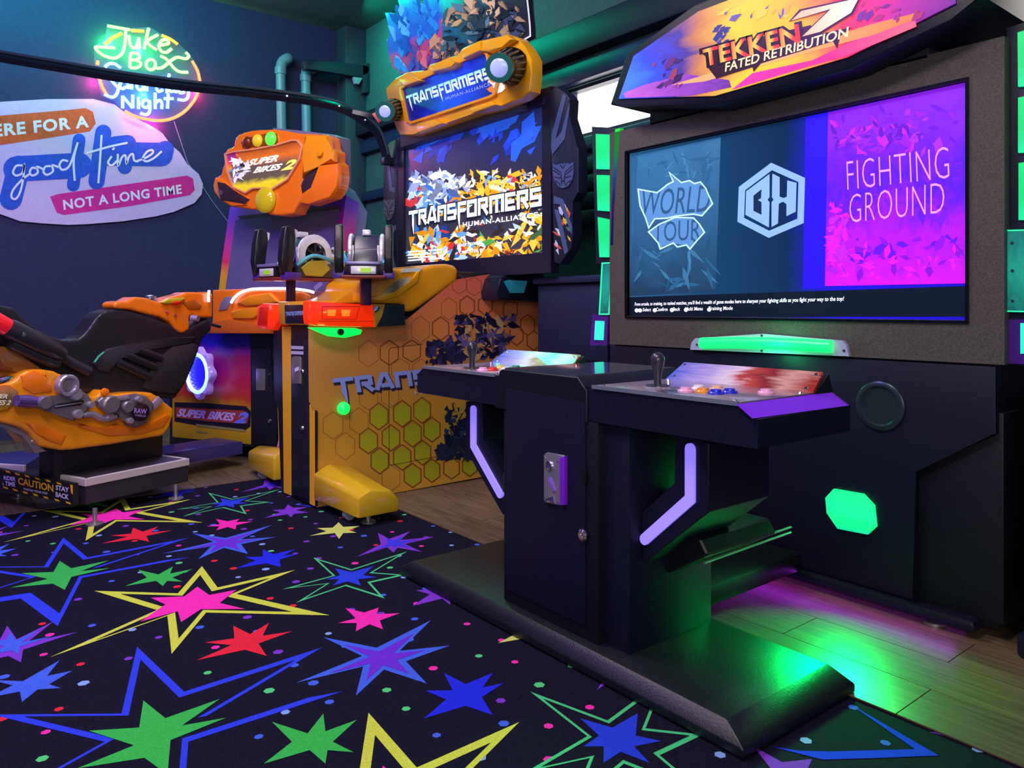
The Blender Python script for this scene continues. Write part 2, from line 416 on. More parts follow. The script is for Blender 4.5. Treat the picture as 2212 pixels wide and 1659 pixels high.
S['greenout'] = dict(layers=[('#46c97e', fl(z5((1495, 408), (1680, 465), (1945, 380), (1780, 480), (1940, 492), (1770, 530), (1838, 605), (1650, 545), (1415, 625), (1560, 535), (1350, 560), (1590, 495)))), ('dark', .84),
                             ('#2340d8', fl(z5((1600, 462), (1680, 480), (1785, 452), (1735, 495), (1800, 505), (1710, 515), (1725, 545), (1660, 525), (1590, 545), (1620, 515), (1560, 515), (1625, 495))))])
S['violet2'] = dict(layers=[('#7a35c8', fl(z5((35, 735), (80, 800), (255, 715), (130, 815), (370, 765), (110, 850), (100, 910), (40, 880), (-120, 915), (-20, 850), (-150, 790), (0, 800)))), (C_LB, .6)])
S['blue2'] = dict(layers=[(C_LB, fl(z5((285, 900), (225, 975), (345, 950), (235, 1015), (290, 1033), (180, 1040), (105, 1100), (95, 1050), (-60, 1080), (60, 1020), (-40, 995), (110, 1000))))])
S['yellowsmall'] = dict(layers=[('#c9d46a', fl(z5((1618, 240), (1640, 262), (1720, 258), (1665, 278), (1705, 290), (1640, 292), (1620, 320), (1600, 292), (1480, 305), (1560, 283), (1515, 268), (1590, 266))))])
S['violet3'] = dict(layers=[('#7a35c8', fl(z5((1805, 290), (1860, 320), (1960, 283), (1915, 325), (2080, 310), (1935, 345), (2020, 383), (1900, 362), (1880, 385), (1850, 360), (1705, 405), (1820, 345)))), ('#3a3ae0', .55)])
S['violet4'] = dict(layers=[('#7a35c8', fl(z5((1375, 155), (1400, 170), (1470, 167), (1415, 183), (1475, 193), (1405, 200), (1390, 217), (1375, 202), (1260, 220), (1340, 192), (1300, 182), (1360, 178))))])
S['bluecorner'] = dict(layers=[('#2030e8', fl(z7((1012, 980), (1640, 1345), (1200, 1362), (860, 1372), (520, 1285), (700, 1312), (900, 1318), (1480, 1302), (1060, 1012))))])
PER = 1.085
def star_mat(c): return M_carpet if c == 'dark' else mat('carpet_' + c, c, .9, var=.22, scale=320, spec=.15)
def scaled(P, k):
    c = sum(P, Vector()) / len(P); return [c + (p - c) * k for p in P]
meshcache = {}
def star_objs(key, shift):
    outer = S[key]['layers'][0][1]; cen = sum(outer, Vector()) / len(outer)
    pos = cen + Vector((shift[0], shift[1], 0))
    root = None
    for li, (c, P) in enumerate(S[key]['layers']):
        if isinstance(P, float): P = scaled(S[key]['layers'][li - 1][1], P) if key != 'blueout' or c != 'dark' else scaled(outer, P)
        kk = (key, li)
        if kk not in meshcache:
            me = bpy.data.meshes.new('star_motif'); z = .0008 + li * .0006
            bmm = bmesh.new(); cc_ = sum(P, Vector()) / len(P)
            vs = [bmm.verts.new((p.x - cen.x, p.y - cen.y, z)) for p in P]
            f = bmm.faces.new(vs); f.normal_update()
            if f.normal.z < 0: f.normal_flip()
            bmesh.ops.triangulate(bmm, faces=[f])
            bmm.to_mesh(me); bmm.free(); me.materials.append(star_mat(c)); meshcache[kk] = me
        o = bpy.data.objects.new('star_motif' if li == 0 else 'star_center' if c != 'dark' else 'star_inset', meshcache[kk]); COL.objects.link(o)
        if li == 0: o.parent = floor; o.location = pos - floor.location; root = o
        else: o.parent = root; o.location = (0, 0, 0)
allpts = []
for key in S:
    outer = S[key]['layers'][0][1]; cen = sum(outer, Vector()) / len(outer)
    for ix in (-1, 0, 1):
        for k in range(-3, 4):
            sh = (ix * -1.39, k * PER + ix * .54)
            px, py = cen.x + sh[0], cen.y + sh[1]
            if -1.3 < px < 1.75 and -.9 < py < 3.9:
                star_objs(key, sh); allpts.append((px, py, max((p - cen).length for p in outer) * .4))
rnd = random.Random(5); dots = {}
cnt = 0
for i in range(4200):
    x, y = rnd.uniform(-1.2, 1.52), rnd.uniform(-.6, 3.6)
    if any((x - a) ** 2 + (y - b) ** 2 < r * r for a, b, r in allpts): continue
    if any((x - a) ** 2 + (y - b) ** 2 < .085 ** 2 for a, b in dots.setdefault('p', [])): continue
    dots['p'].append((x, y)); c = rnd.choice((C_P, C_R, '#4fd07a', C_LB, C_LB, '#7a35c8', '#7fa8e8'))
    bmx = dots.setdefault(c, bmesh.new()); r_ = rnd.uniform(.0085, .0125); a0 = rnd.uniform(0, 6)
    vs = [bmx.verts.new((x + math.cos(a0 + t * math.pi / 3) * r_, y + math.sin(a0 + t * math.pi / 3) * r_, .0007)) for t in range(6)]
    bmx.faces.new(vs)
for c, bmx in list(dots.items()):
    if c == 'p': continue
    o = link('carpet_dots', bmx, star_mat(c), floor); o['kind'] = 'stuff'

# wood plank floors ------------------------------------------------------------
def wood_mat(i, base):
    n = 'wood_plank_%d' % i
    if n in MATS: return MATS[n]
    m = bpy.data.materials.new(n); m.use_nodes = True; nt = m.node_tree; b = nt.nodes['Principled BSDF']
    tc = nt.nodes.new('ShaderNodeTexCoord'); mp = nt.nodes.new('ShaderNodeMapping'); mp.inputs['Scale'].default_value = (40, 2.5, 1)
    mp.inputs['Location'].default_value = (i * 3.1, i * 1.7, 0)
    nz = nt.nodes.new('ShaderNodeTexNoise'); nz.inputs['Scale'].default_value = 2.0; nz.inputs['Detail'].default_value = 6
    cr = nt.nodes.new('ShaderNodeValToRGB'); cr.color_ramp.elements[0].position = .3; cr.color_ramp.elements[1].position = .75
    c = lin(base); cr.color_ramp.elements[0].color = tuple(x * .45 for x in c[:3]) + (1,); cr.color_ramp.elements[1].color = c
    nt.links.new(tc.outputs['Object'], mp.inputs[0]); nt.links.new(mp.outputs[0], nz.inputs['Vector']); nt.links.new(nz.outputs['Fac'], cr.inputs[0]); nt.links.new(cr.outputs[0], b.inputs['Base Color'])
    b.inputs['Roughness'].default_value = .38
    MATS[n] = m; return m
wf = struct(box('floor', (CARX, -1.5, .0005), (WX, WY, .002), mat('plank_joint', '#15110f', .8))); props(wf, 'greyish brown wood plank floor along the window wall', 'floor')
wf2 = struct(box('floor', (-3.0, CARY, .0005), (CARX, WY, .002), mat('plank_joint', '#15110f', .8))); props(wf2, 'brown wood plank floor under the motorbike game', 'floor')
rnd = random.Random(2)
def planks(par, x0, x1, y0, y1, wd, ln):
    x = x0; i = 0
    while x < x1 - .01:
        y = y0 - rnd.uniform(0, ln)
        while y < y1:
            a, b_ = max(y, y0), min(y + ln, y1)
            if b_ - a > .02:
                box('plank', (x + .0012, a + .0012, .001), (min(x + wd, x1) - .0012, b_ - .0012, .0045), wood_mat(rnd.randrange(5), ('#7e6a54', '#73604c', '#867058', '#6a5846', '#7a6650')[rnd.randrange(5)]), par)
            y += ln
        x += wd; i += 1
planks(wf, CARX, WX, -.6, WY, .155, 1.25)
planks(wf2, -1.2, CARX, CARY, WY, .2, 1.4)

# ------------------------------------------------------------------ mural and neon on the far wall
WL = PLY(WY); zA = zm(0, 0, .31337)
M_white = mat('mural_white', '#d2b4e2', .8, var=.06, scale=50)
mural = thing('wall_mural', 'white blob mural with orange, blue and pink brush lettering on the far wall', 'mural', WL.p((200, 480)))
slab('backing', WL, zA((-600, 1300), (-720, 1080), (-600, 820), (0, 702), (330, 683), (640, 682), (790, 720), (860, 775), (1000, 845), (1080, 890), (1120, 920), (1180, 1000), (1240, 1050), (1290, 1130), (1370, 1200), (1400, 1270), (1390, 1340), (1340, 1400), (1200, 1460), (1080, 1490), (850, 1525), (600, 1545), (470, 1550), (300, 1540), (140, 1525), (0, 1475)), .018, M_white, mural, off=.018)
M_orange_p = mat('mural_orange', '#d8562a', .8, var=.2, scale=40); M_blue_p = mat('mural_blue', '#2350c8', .8, var=.25, scale=25); M_pink_p = mat('mural_pink', '#d81e8e', .8, var=.15, scale=30)
M_let = mat('mural_lettering', '#e8ddf2', .8)
decal('brush_band', WL, [zA((-420, 860), (0, 797), (420, 762), (590, 745), (640, 770), (660, 850), (620, 905), (300, 955), (0, 1000), (-420, 1060))], .019, M_orange_p, mural)
decal('brush_band', WL, [zA((345, 1355), (400, 1338), (700, 1295), (1290, 1210), (1330, 1230), (1342, 1310), (1310, 1345), (900, 1420), (440, 1482), (390, 1465))], .019, M_pink_p, mural)
blob = [((130, 1150), (75, 1370), 78), ((110, 1165), (545, 1140), 88), ((545, 965), (505, 1275), 44), ((712, 915), (665, 1250), 56), ((720, 1060), (1110, 1065), 82), ((1080, 1060), (1140, 1030), 60), ((790, 1000), (880, 990), 60), ((850, 1100), (860, 1150), 50)]
bm = bmesh.new()
for k, (a, b_, w_) in enumerate(blob):
    a, b_ = Vector(a), Vector(b_); d = (b_ - a).normalized(); ang = math.atan2(d.y, d.x); pts = []
    for t in range(9): pts.append(b_ + Vector((math.cos(ang - math.pi / 2 + t * math.pi / 8), math.sin(ang - math.pi / 2 + t * math.pi / 8))) * w_)
    for t in range(9): pts.append(a + Vector((math.cos(ang + math.pi / 2 + t * math.pi / 8), math.sin(ang + math.pi / 2 + t * math.pi / 8))) * w_)
    flat_bm(bm, [WL.p((p.x * .31337, p.y * .31337), .0195 + k * 2e-5) for p in pts])
link_split('brush_blob', bm, M_blue_p, mural)
goodtime = [[(150, 1140), (110, 1145), (90, 1190), (115, 1210), (155, 1190), (167, 1135), (160, 1230), (140, 1320), (110, 1370), (80, 1360), (90, 1310), (150, 1240), (210, 1195)],
            [(250, 1160), (220, 1158), (205, 1190), (225, 1210), (260, 1190), (255, 1150), (295, 1165)], [(345, 1145), (312, 1150), (300, 1185), (325, 1205), (365, 1180), (360, 1140), (398, 1150)],
            [(465, 1110), (430, 1105), (410, 1140), (430, 1170), (480, 1140), (535, 985)], [(535, 985), (508, 1100), (515, 1242)],
            [(700, 935), (690, 1100), (678, 1258)], [(600, 1055), (750, 1012), (875, 985)], [(768, 1080), (745, 1120), (770, 1140), (805, 1110)], [(778, 1030), (786, 1022)],
            [(812, 1065), (815, 1140), (840, 1085), (865, 1072), (872, 1125), (890, 1078), (915, 1062), (925, 1105), (950, 1112)],
            [(950, 1108), (1000, 1090), (1050, 1058), (1050, 1035), (1015, 1045), (985, 1090), (1010, 1112), (1060, 1090), (1112, 1045)]]
strokes_on('lettering', WL, [zA(*l) for l in goodtime], 4.6, .0205, M_let, mural, smooth_n=6, label='script words good time', caps=1.5)
text_on('lettering', 'HERE FOR A', WL, *zA((-150, 958), (615, 878), (-158, 868)), .0198, M_let, mural, fat=.035, space=1.12, label='words here for a in white capitals')
text_on('lettering', 'NOT A LONG TIME', WL, *zA((440, 1448), (1255, 1335), (432, 1378)), .0198, M_let, mural, fat=.03, space=1.1, label='words not a long time in white capitals')

neon = thing('neon_sign', 'round neon sign reading jukebox saturday night glowing green, blue and red', 'neon sign', WL.p((320, 262), .05))
NP = PLY(WY - .055)
M_acr = mat('clear_acrylic', '#dfe8ff', .05, alpha=.05)
slab('backing', NP, zA((738, 172), (900, 195), (1030, 186), (1120, 240), (1240, 308), (1312, 380), (1375, 480), (1393, 580), (1355, 690), (1250, 795), (1110, 842), (960, 815), (850, 765), (790, 700), (700, 660), (668, 520), (648, 420), (652, 318), (722, 270)), .006, M_acr, neon, off=-.012)
M_ng = mat('neon_green', '#10ff10', .3, emit='#7dff6a', es=5.0); M_nb = mat('neon_blue', '#4090ff', .3, emit='#6aa8ff', es=6.0)
M_nr = mat('neon_red', '#ff4020', .3, emit='#ff6a3a', es=4.5); M_no = mat('neon_orange', '#ff8020', .3, emit='#ff8a28', es=4.0)
def circ(cx, cy, rx, ry, n=10, a0=0): return [(cx + rx * math.cos(a0 + 2 * math.pi * k / n), cy + ry * math.sin(a0 + 2 * math.pi * k / n)) for k in range(n + 1)]
NE = {'green': [[(740, 178), (895, 205)], [(866, 210), (862, 300), (840, 370), (790, 400), (720, 385), (672, 350), (660, 325), (700, 325), (795, 331)],
                [(890, 245), (895, 300), (915, 330), (940, 320), (957, 262)], [(956, 258), (962, 330)], [(1025, 195), (1010, 260), (993, 338)], [(1088, 240), (1015, 288), (1080, 345)],
                [(1100, 312), (1160, 300), (1150, 275), (1115, 280), (1095, 320), (1115, 355), (1150, 360), (1182, 335)],
                [(900, 365), (895, 465)], [(900, 365), (950, 370), (962, 395), (940, 412), (903, 412)], [(935, 413), (967, 430), (965, 455), (935, 468), (895, 465)], circ(1040, 445, 32, 36),
                [(1105, 385), (1150, 410), (1200, 470), (1240, 495), (1295, 498)], [(1078, 470), (1120, 465), (1170, 425), (1220, 395), (1280, 405), (1302, 385), (1280, 360)]],
      'blue': [[(725, 462), (750, 440), (790, 440), (833, 470)], [(745, 525), (790, 580), (815, 610), (800, 655), (770, 670), (720, 650)],
               [(872, 558), (840, 560), (825, 590), (842, 612), (872, 598)], [(877, 548), (887, 612)], [(908, 545), (908, 615)], [(945, 562), (945, 600), (960, 620), (985, 608), (985, 562)], [(990, 560), (994, 625)],
               [(1010, 568), (1012, 627)], [(1012, 588), (1025, 575), (1042, 576)], [(1115, 562), (1085, 578), (1080, 610), (1095, 632), (1122, 618)], [(1168, 510), (1155, 570), (1150, 642)],
               [(1200, 590), (1172, 600), (1172, 630), (1200, 628)], [(1210, 590), (1215, 640)], [(1232, 602), (1240, 640), (1272, 634)], [(1302, 610), (1295, 670), (1270, 690), (1225, 685)],
               [(845, 745), (845, 662)], [(845, 662), (915, 745)], [(915, 745), (915, 655)], [(955, 670), (955, 750)], circ(1005, 715, 25, 26), [(1032, 692), (1032, 765), (1008, 790), (968, 780)],
               [(1070, 640), (1070, 750)], [(1070, 712), (1100, 690), (1115, 710), (1115, 750)], [(1160, 645), (1155, 747)], [(1130, 680), (1195, 680)]],
      'red': [[(1325, 420), (1362, 490), (1380, 565)], [(1370, 625), (1340, 690), (1280, 762), (1200, 812), (1110, 832), (1010, 822), (920, 797), (860, 765)], [(675, 420), (672, 446)], [(680, 515), (700, 590), (737, 655)]],
      'orange': [[(725, 305), (770, 265), (840, 230)], [(905, 210), (992, 215)], [(1115, 243), (1175, 270), (1225, 305)]]}
for q, pw, c in (((300, 105), 22, (.02, 1, .05)), ((235, 90), 14, (.02, 1, .08)), ((310, 205), 14, (.02, .16, 1)), ((425, 200), 9, (1, .02, .12)), ((330, 268), 9, (1, .02, .2)), ((205, 175), 6, (1, .02, .2))):
    spot('neon_glow', WL.p(q, .045), pw * .45, c, .02)
for key, mm in (('green', M_ng), ('blue', M_nb), ('red', M_nr), ('orange', M_no)):
    for ln in NE[key]:
        P = [NP.p(q, .004) for q in zA(*ln)]; P = smooth_path(P, 5) if len(P) > 2 else P
        tube('neon_tube', P, .0095, mm, neon, seg=8)
tube('power_cord', [WL.p(q, .012) for q in ((376, 262), (405, 350), (455, 430), (492, 478), (500, 560))], .0022, mat('cord_white', '#9aa0c0', .5), neon, seg=6)

# wall pipes, corner bracket, overhead rail ------------------------------------------
M_pipe = mat('pipe_grey_blue', '#6f93a0', .35)
PP = PLY(WY - .09)
for i, (u, top, bot, tu, lab) in enumerate(((606, 152, 480, 622, 'grey wall pipe with elbow, the left one above the motorbike marquee'), (660, 168, 480, 682, 'grey wall pipe with kinked elbow nearer the corner'))):
    t = thing('wall_pipe', lab, 'pipe', PP.p((u, bot)), 'wall pipes above the motorbike game')
    a, b_ = PP.p((u + 6, bot)), PP.p((u, top)); c = PP.p((u + 4, top - 18)); d = PP.p((tu, top - 26)); e = d + Vector((.02, .09, 0))
    tube('pipe', [a, b_], .034, M_pipe, t, 14)
    tube('elbow', smooth_path([b_, c, d, e], 5), .037, M_pipe, t, 14)
    lathe('collar', [(0, .041), (.05, .041)], b_ - Vector((0, 0, .03)), (0, 0, 1), M_pipe, t, 16)
    if i: lathe('collar', [(0, .041), (.05, .041)], b_ - Vector((0, 0, .16)), (0, 0, 1), M_pipe, t, 16)
br_ = thing('wall_bracket', 'dark wall bracket arm in the far corner', 'bracket', Plane((-.3, -1, 0), (2.4, WY - .15, 0)).p((780, 185)))
BP = PLY(WY - .22)
slab('arm', BP, [(655, 133), (665, 128), (775, 138), (798, 142), (798, 158), (780, 168), (740, 160), (690, 152), (660, 150)], .05, mat('bracket_dark', '#1a2c3c', .5), br_, bev=.008)
slab('plate', BP, [(782, 138), (800, 136), (800, 200), (786, 200)], .06, mat('bracket_dark', '#1a2c3c', .5), br_, bev=.006)
slab('tip', BP, [(764, 166), (784, 168), (776, 182), (768, 180)], .03, mat('bracket_tip', '#8a95a8', .5), br_, off=.004, bev=.004)
rail = thing('overhead_rail', 'black overhead bar crossing in front of the neon sign and bending down beside gun game', 'rail', (0.3, 3.6, 1.6))
RPL = Plane((-.42, -.9, 0), (1.75, 3.95, 0))
path = [RPL.p(q) for q in ((-620, 2), (-160, 92), (0, 124), (130, 146), (260, 168), (400, 187), (520, 199), (620, 211), (700, 224), (750, 240), (795, 268), (818, 292), (830, 322), (836, 345))]
path = smooth_path(path, 5)
bm = bmesh.new(); tube_bm(bm, path, .024, 4); link('bar', bm, mat('rail_black', '#16202e', .3, metal=.3), rail, smooth=False)
tube('conduit', [p + Vector((0, -.016, .026)) for p in path], .008, mat('rail_conduit', '#3d5560', .3, metal=.5), rail, 6)
e_ = path[-1]
box('end_mount', (e_.x - .03, e_.y - .03, e_.z - .03), (e_.x + .05, e_.y + .02, e_.z + .01), mat('rail_black', '#16202e', .3, metal=.3), rail, bev=.004)
slab('end_flag', RPL, [(803, 246), (822, 236), (832, 252), (818, 266)], .012, mat('flag_red', '#c83a4a', .4), rail, off=.03, bev=.002)
slab('end_arm', RPL, [(762, 236), (800, 244), (822, 250), (820, 258), (796, 254), (760, 246)], .02, mat('rail_black', '#16202e', .3, metal=.3), rail, off=.024, bev=.002)
for k in (35, 43, 49): lathe('bolt', [(0, .007), (.006, .005)], path[k] + Vector((-.012, -.03, 0)), (-.42, -.9, 0), mat('bolt_steel', '#b0b4c0', .3, metal=.8), rail, 8)

# small lamps high on the window wall
M_lampw = mat('lamp_white', '#ffffff', .3, emit='#f4f6ff', es=1.6)
t = thing('wall_lamp', 'white wedge shaped wall lamp peeking over the fighting game marquee', 'lamp', PLX(2.66).p((1500, 50)))
slab('shade', PLX(2.62), [(1466, 60), (1506, 9), (1533, 22), (1529, 38)], .05, M_lampw, t, bev=.006)
slab('mount', PLX(2.665), [(1440, 72), (1470, 50), (1530, 34), (1540, 44), (1470, 70)], .05, M_navy, t)
t = thing('wall_lamp', 'small white lamp box near the top right corner of the wall', 'lamp', PLX(2.66).p((2052, 90)))
slab('shade', PLX(2.62), [(2046, 66), (2068, 72), (2064, 88), (2046, 92)], .06, M_lampw, t, bev=.004)
slab('mount', PLX(2.69), [(2040, 60), (2075, 62), (2075, 95), (2040, 97)], .06, M_navy, t)
# ------------------------------------------------------------------ fighting game: monitor cabinet
M_blk = mat('cabinet_black', '#0b0e1c', .5, var=.45, scale=160, bump=.25, spec=.35)
M_blk2 = mat('cabinet_black_satin', '#10132a', .42, var=.4, scale=200, bump=.2, spec=.35)
M_spk = mat('bezel_speckle', '#4c4844', .62, var=.55, scale=330, bump=.35)
M_chr = mat('chrome', '#d8d8e0', .18, metal=1.0); M_steel = mat('steel_plate', '#b9b6be', .35, metal=.8)
M_scrw = mat('screw_dark', '#55586a', .35, metal=.7)
fg = thing('fighting_game_cabinet', 'big black monitor cabinet with colourful backlit marquee and lit fighting game screen', 'arcade machine', (2.3, 1.32, 0))
box('body', (2.03, .70, .03), (2.55, 1.95, 1.425), M_blk, fg, bev=.012)
def frame(name, x0, x1, Y0, Y1, Z0, Z1, y0, y1, z0, z1, m, parent, bev=.0):
    bm = bmesh.new()
    o = [(Y0, Z0), (Y1, Z0), (Y1, Z1), (Y0, Z1)]; i = [(y0, z0), (y1, z0), (y1, z1), (y0, z1)]
    V = {}
    for k, x in ((0, x0), (1, x1)):
        V[k] = [bm.verts.new((x, a, b)) for a, b in o], [bm.verts.new((x, a, b)) for a, b in i]
    for q in range(4):
        r = (q + 1) % 4
        bm.faces.new((V[0][0][q], V[0][0][r], V[0][1][r], V[0][1][q])); bm.faces.new((V[1][0][q], V[1][1][q], V[1][1][r], V[1][0][r]))
        bm.faces.new((V[0][0][q], V[1][0][q], V[1][0][r], V[0][0][r])); bm.faces.new((V[0][1][q], V[0][1][r], V[1][1][r], V[1][1][q]))
    return link(name, bm, m, parent)
frame('bezel', 2.0, 2.04,   .682, 1.955, .665, 1.43, .763, 1.868, .768, 1.344, M_spk, fg)
frame('screen_trim', 1.994, 2.01, .757, 1.876, .760, 1.352, .764, 1.868, .767, 1.344, mat('trim_black_gloss', '#0a0a12', .2), fg)
SP = PLX(2.012); z8 = zm(1250, 240, .43490); z7t = zm(1200, 0, .4575); zB = zm(1250, 720, .31340)
def emat(name, c, s=1.0): return mat(name, c, .3, emit=c, es=s)
M_scr = ramp_mat('screen_blue', 1, [(0, '#1a0fb0'), (.28, '#1c14c8'), (.45, '#0d2748'), (.7, '#143a5c'), (1, '#275a80')], .06, 3, emit=.85, rough=.15)
scr = box('screen', (2.012, .762, .766), (2.03, 1.870, 1.346), M_scr, fg)
decal('screen_panel', SP, [[(1378, 335), (1557, 296), (1546, 628), (1357, 640)]], .001, ramp_mat('screen_left', 2, [(0, '#17364f'), (.5, '#24567c'), (1, '#2c648c')], .5, 5, emit=.8), scr)
decal('screen_band', SP, [[(1356, 642), (2087, 618), (2087, 684), (1354, 685)]], .001, emat('screen_dark', '#0a1626', .6), scr)
decal('screen_panel', SP, [[(1740, 254), (1789, 243), (1782, 622), (1735, 624)]], .0012, emat('screen_deep_blue', '#2412f0', 1.0), scr)
M_mag = ramp_mat('screen_magenta', 2, [(0, '#c010d0'), (.3, '#9a10e0'), (.55, '#4a10f0'), (.75, '#6a14d8'), (1, '#7a1cd0')], .6, 7, emit=.9)
mg = decal('screen_panel', SP, [[(1789, 243), (2089, 177), (2087, 612), (1782, 618)]], .0014, M_mag, scr)
shards('crowd_fragments', SP, [(1792, 530, 2078, 600, ['#d51ae8', '#c81cf0', '#7a10c0', '#9a18e8']), (1796, 265, 1990, 330, ['#8a18e0', '#b020f0', '#5a10b0']), (1792, 440, 1830, 560, ['#d51ae8', '#b020f0'])], 170, 15, .0016, scr, 3, emit=.9)
shards('crowd_fragments', SP, [(1800, 235, 2080, 330, ['#7014d0', '#8a1ce8', '#9a28f0', '#6010c8']), (1800, 500, 2080, 560, ['#a018e8', '#8010e0', '#5a10d8']), (1800, 340, 2080, 480, ['#5c14f0', '#6a18f0'])], 120, 17, .0015, scr, 13, emit=.9)
shards('sketch_fragments', SP, [(1385, 340, 1540, 380, ['#2f6890', '#3a7298', '#24567c']), (1375, 520, 1540, 620, ['#336a8c', '#1c4868', '#3a7298', '#24567c'])], 60, 22, .0012, scr, 14, emit=.8, stretch=5)
M_thin = emat('screen_pink_letters', '#e08cf4', 1.0)
text_on('lettering', 'FIGHTING', SP, *z8((1335, 392), (1842, 332), (1330, 250)), .0022, M_thin, scr, fat=-.02, space=1.05, label='words fighting ground in thin pink capitals')
text_on('lettering', 'GROUND', SP, *z8((1345, 555), (1816, 505), (1345, 415)), .0022, M_thin, scr, fat=-.02, space=1.05)
M_graf = emat('screen_graffiti', '#4f80b4', .9); M_grafl = emat('screen_graffiti_line', '#a9d2f0', 1.0); M_grafd = emat('screen_graffiti_dark', '#2a5078', .8)
g1 = z8((295, 388), (390, 405), (425, 378), (440, 365), (470, 350), (450, 305), (510, 355), (550, 345), (575, 360), (605, 352), (632, 385), (640, 405), (665, 460), (612, 520), (570, 512), (480, 522), (440, 532), (378, 535), (348, 580), (332, 530), (305, 470))
g2 = z8((347, 600), (400, 562), (440, 545), (480, 528), (570, 530), (600, 562), (625, 602), (590, 640), (553, 685), (535, 665), (490, 675), (470, 655), (405, 685), (395, 655))
decal('graffiti', SP, [g1, g2], .0014, M_graf, scr)
strokes_on('graffiti_outline', SP, [g1, g2], 3, .0017, M_grafl, scr, closed=True)
text_on('lettering', 'WORLD', SP, *z8((310, 520), (650, 500), (318, 395)), .0016, M_grafd, scr, shear=.1, fat=.0, label='graffiti words world tour')
text_on('lettering', 'TOUR', SP, *z8((375, 650), (605, 640), (372, 552)), .0016, M_grafd, scr, shear=.1)
M_bh = emat('screen_logo', '#7aa0d4', 1.0)
strokes_on('hexagon_logo', SP, [z8((958, 275), (1108, 342), (1102, 545), (945, 612), (805, 540), (811, 385))], 14, .0014, M_bh, scr, closed=True)
decal('logo_letter', SP, [z8((948, 312), (948, 428), (938, 440), (948, 452), (945, 578), (828, 515), (832, 398))], .0014, M_bh, scr)
decal('logo_letter', SP, [z8((962, 310), (998, 328), (998, 425), (1018, 432), (1034, 425), (1036, 344), (1082, 356), (1078, 500), (1032, 522), (1032, 462), (1016, 450), (994, 460), (990, 558), (958, 576), (958, 452), (968, 440), (960, 428))], .0014, M_bh, scr)
decal('logo_cutout', SP, [z8((868, 420), (908, 388), (906, 432), (890, 442), (908, 452), (908, 515), (868, 495))], .0017, emat('screen_logo_dark', '#0f2a4a', .7), scr)
M_wt = emat('screen_white', '#eef2ff', 1.0)
text_on('lettering', "From arcade, to training, to ranked matches, you'll find a wealth of game modes here to sharpen your fighting skills as you fight your way to the top!", SP, *z8((278, 972), (1318, 948), (278, 950)), .002, M_wt, scr, shear=.15, fat=.012, label='white caption line')
text_on('lettering', 'Select     Confirm     Back     Multi Menu     Training Mode', SP, *z8((318, 1000), (765, 993), (318, 978)), .002, M_wt, scr, shear=.1, fat=.01)
decal('button_icon', SP, [circ(1250 + x * .4349, 240 + y * .4349, 4.5, 4.5, 8)[:8] for x, y in ((288, 990), (305, 990), (378, 989), (463, 988), (533, 987), (648, 986))], .002, M_wt, scr)
box('marquee_neck', (2.0, .85, 1.42), (2.4, 1.765, 1.56), M_blk, fg, bev=.004)
# light bar under the screen
BZ = PLX(2.0)
slab('lamp_plate', BZ, z8((553, 1185), (560, 1150), (578, 1128), (910, 1106), (1310, 1140), (1330, 1165), (1342, 1218)), .012, mat('lamp_plate_white', '#aab0d8', .4), fg, off=.012)
bm = bmesh.new(); P = [BZ.p(q, .016) for q in z8((612, 1152), (780, 1150), (940, 1152), (1100, 1160), (1258, 1170))]
tube_bm(bm, P, .0175, 12); link('lamp_tube', bm, mat('lamp_green', '#20ff70', .3, emit='#0cff5a', es=2.2), fg, smooth=60)
for q in z8((588, 1160), (910, 1190), (1318, 1190), (910, 1115)): lathe('screw', [(0, .004), (.003, .003)], BZ.p(q, .012), (-1, 0, 0), M_scrw, fg, 8)
spot('light_bar_glow', BZ.p((1660, 748), .07), .7, (.02, 1, .3), .04)
# lower front: panel with cut corner, speaker, octagonal lamp
slab('front_panel', BZ, [(2.0, 1.93, .66), (2.0, .70, .66), (2.0, .70, .50), (2.0, .885, .385), (2.0, .885, .055), (2.0, 1.93, .055)], .03, M_blk2, fg, bev=.004)
box('side_panel', (2.02, .69, .05), (2.30, .885, .55), M_blk, fg, bev=.004)
box('plinth', (1.985, .74, .020), (2.5, 1.93, .052), M_blk2, fg, bev=.012)
for y in (.85, 1.8): lathe('leveler', [(0, .03), (.006, .03), (.008, .01), (.02, .01)], (2.03, y, .0045), (0, 0, 1), M_steel, fg, 14)
bm = bmesh.new(); lathe_bm(bm, [(0, .064), (.006, .064), (.009, .058), (.009, .052), (.004, .048)], (1.999, .97, .541), (-1, 0, 0), 36); link('speaker_ring', bm, mat('ring_grey', '#3a4a55', .25, metal=.6), fg, smooth=40)
lathe('speaker_grille', [(0, .048), (.003, .048)], (1.999, .97, .541), (-1, 0, 0), mat('grille_dark', '#12202a', .6, var=.5, scale=900), fg, 32)
slab('octagon_lamp', BZ, zB((1695, 1135), (1750, 1075), (1955, 1110), (2030, 1190), (2045, 1335), (1985, 1390), (1780, 1350), (1705, 1240)), .012, ramp_mat('lamp_green_panel', 2, [(0, '#10b090'), (.2, '#10f07a'), (.45, '#14e08a'), (1, '#10f878')], 0, 1, emit=1.15), fg, off=.012, bev=.004)
lg = area('octagon_lamp_glow', BZ.p((1835, 1105), .03), BZ.p((1760, 1500), .6), .1, 3.2, (.0, 1, .16), .08, 110)
tube('added_glow_strip', [(2.04, .78, .0145), (2.04, 1.9, .0145)], .003, mat('added_glow_purple', '#a020d0', .4, emit='#b010d0', es=1.0), fg, 6)  # added hidden strip for the purple band on the floor
area('added_glow_light', (1.976, 1.33, .045), (1.935, 1.33, 0), 1.1, .5, (.45, .02, .8), .02)  # added light that lays the purple band along the plinth
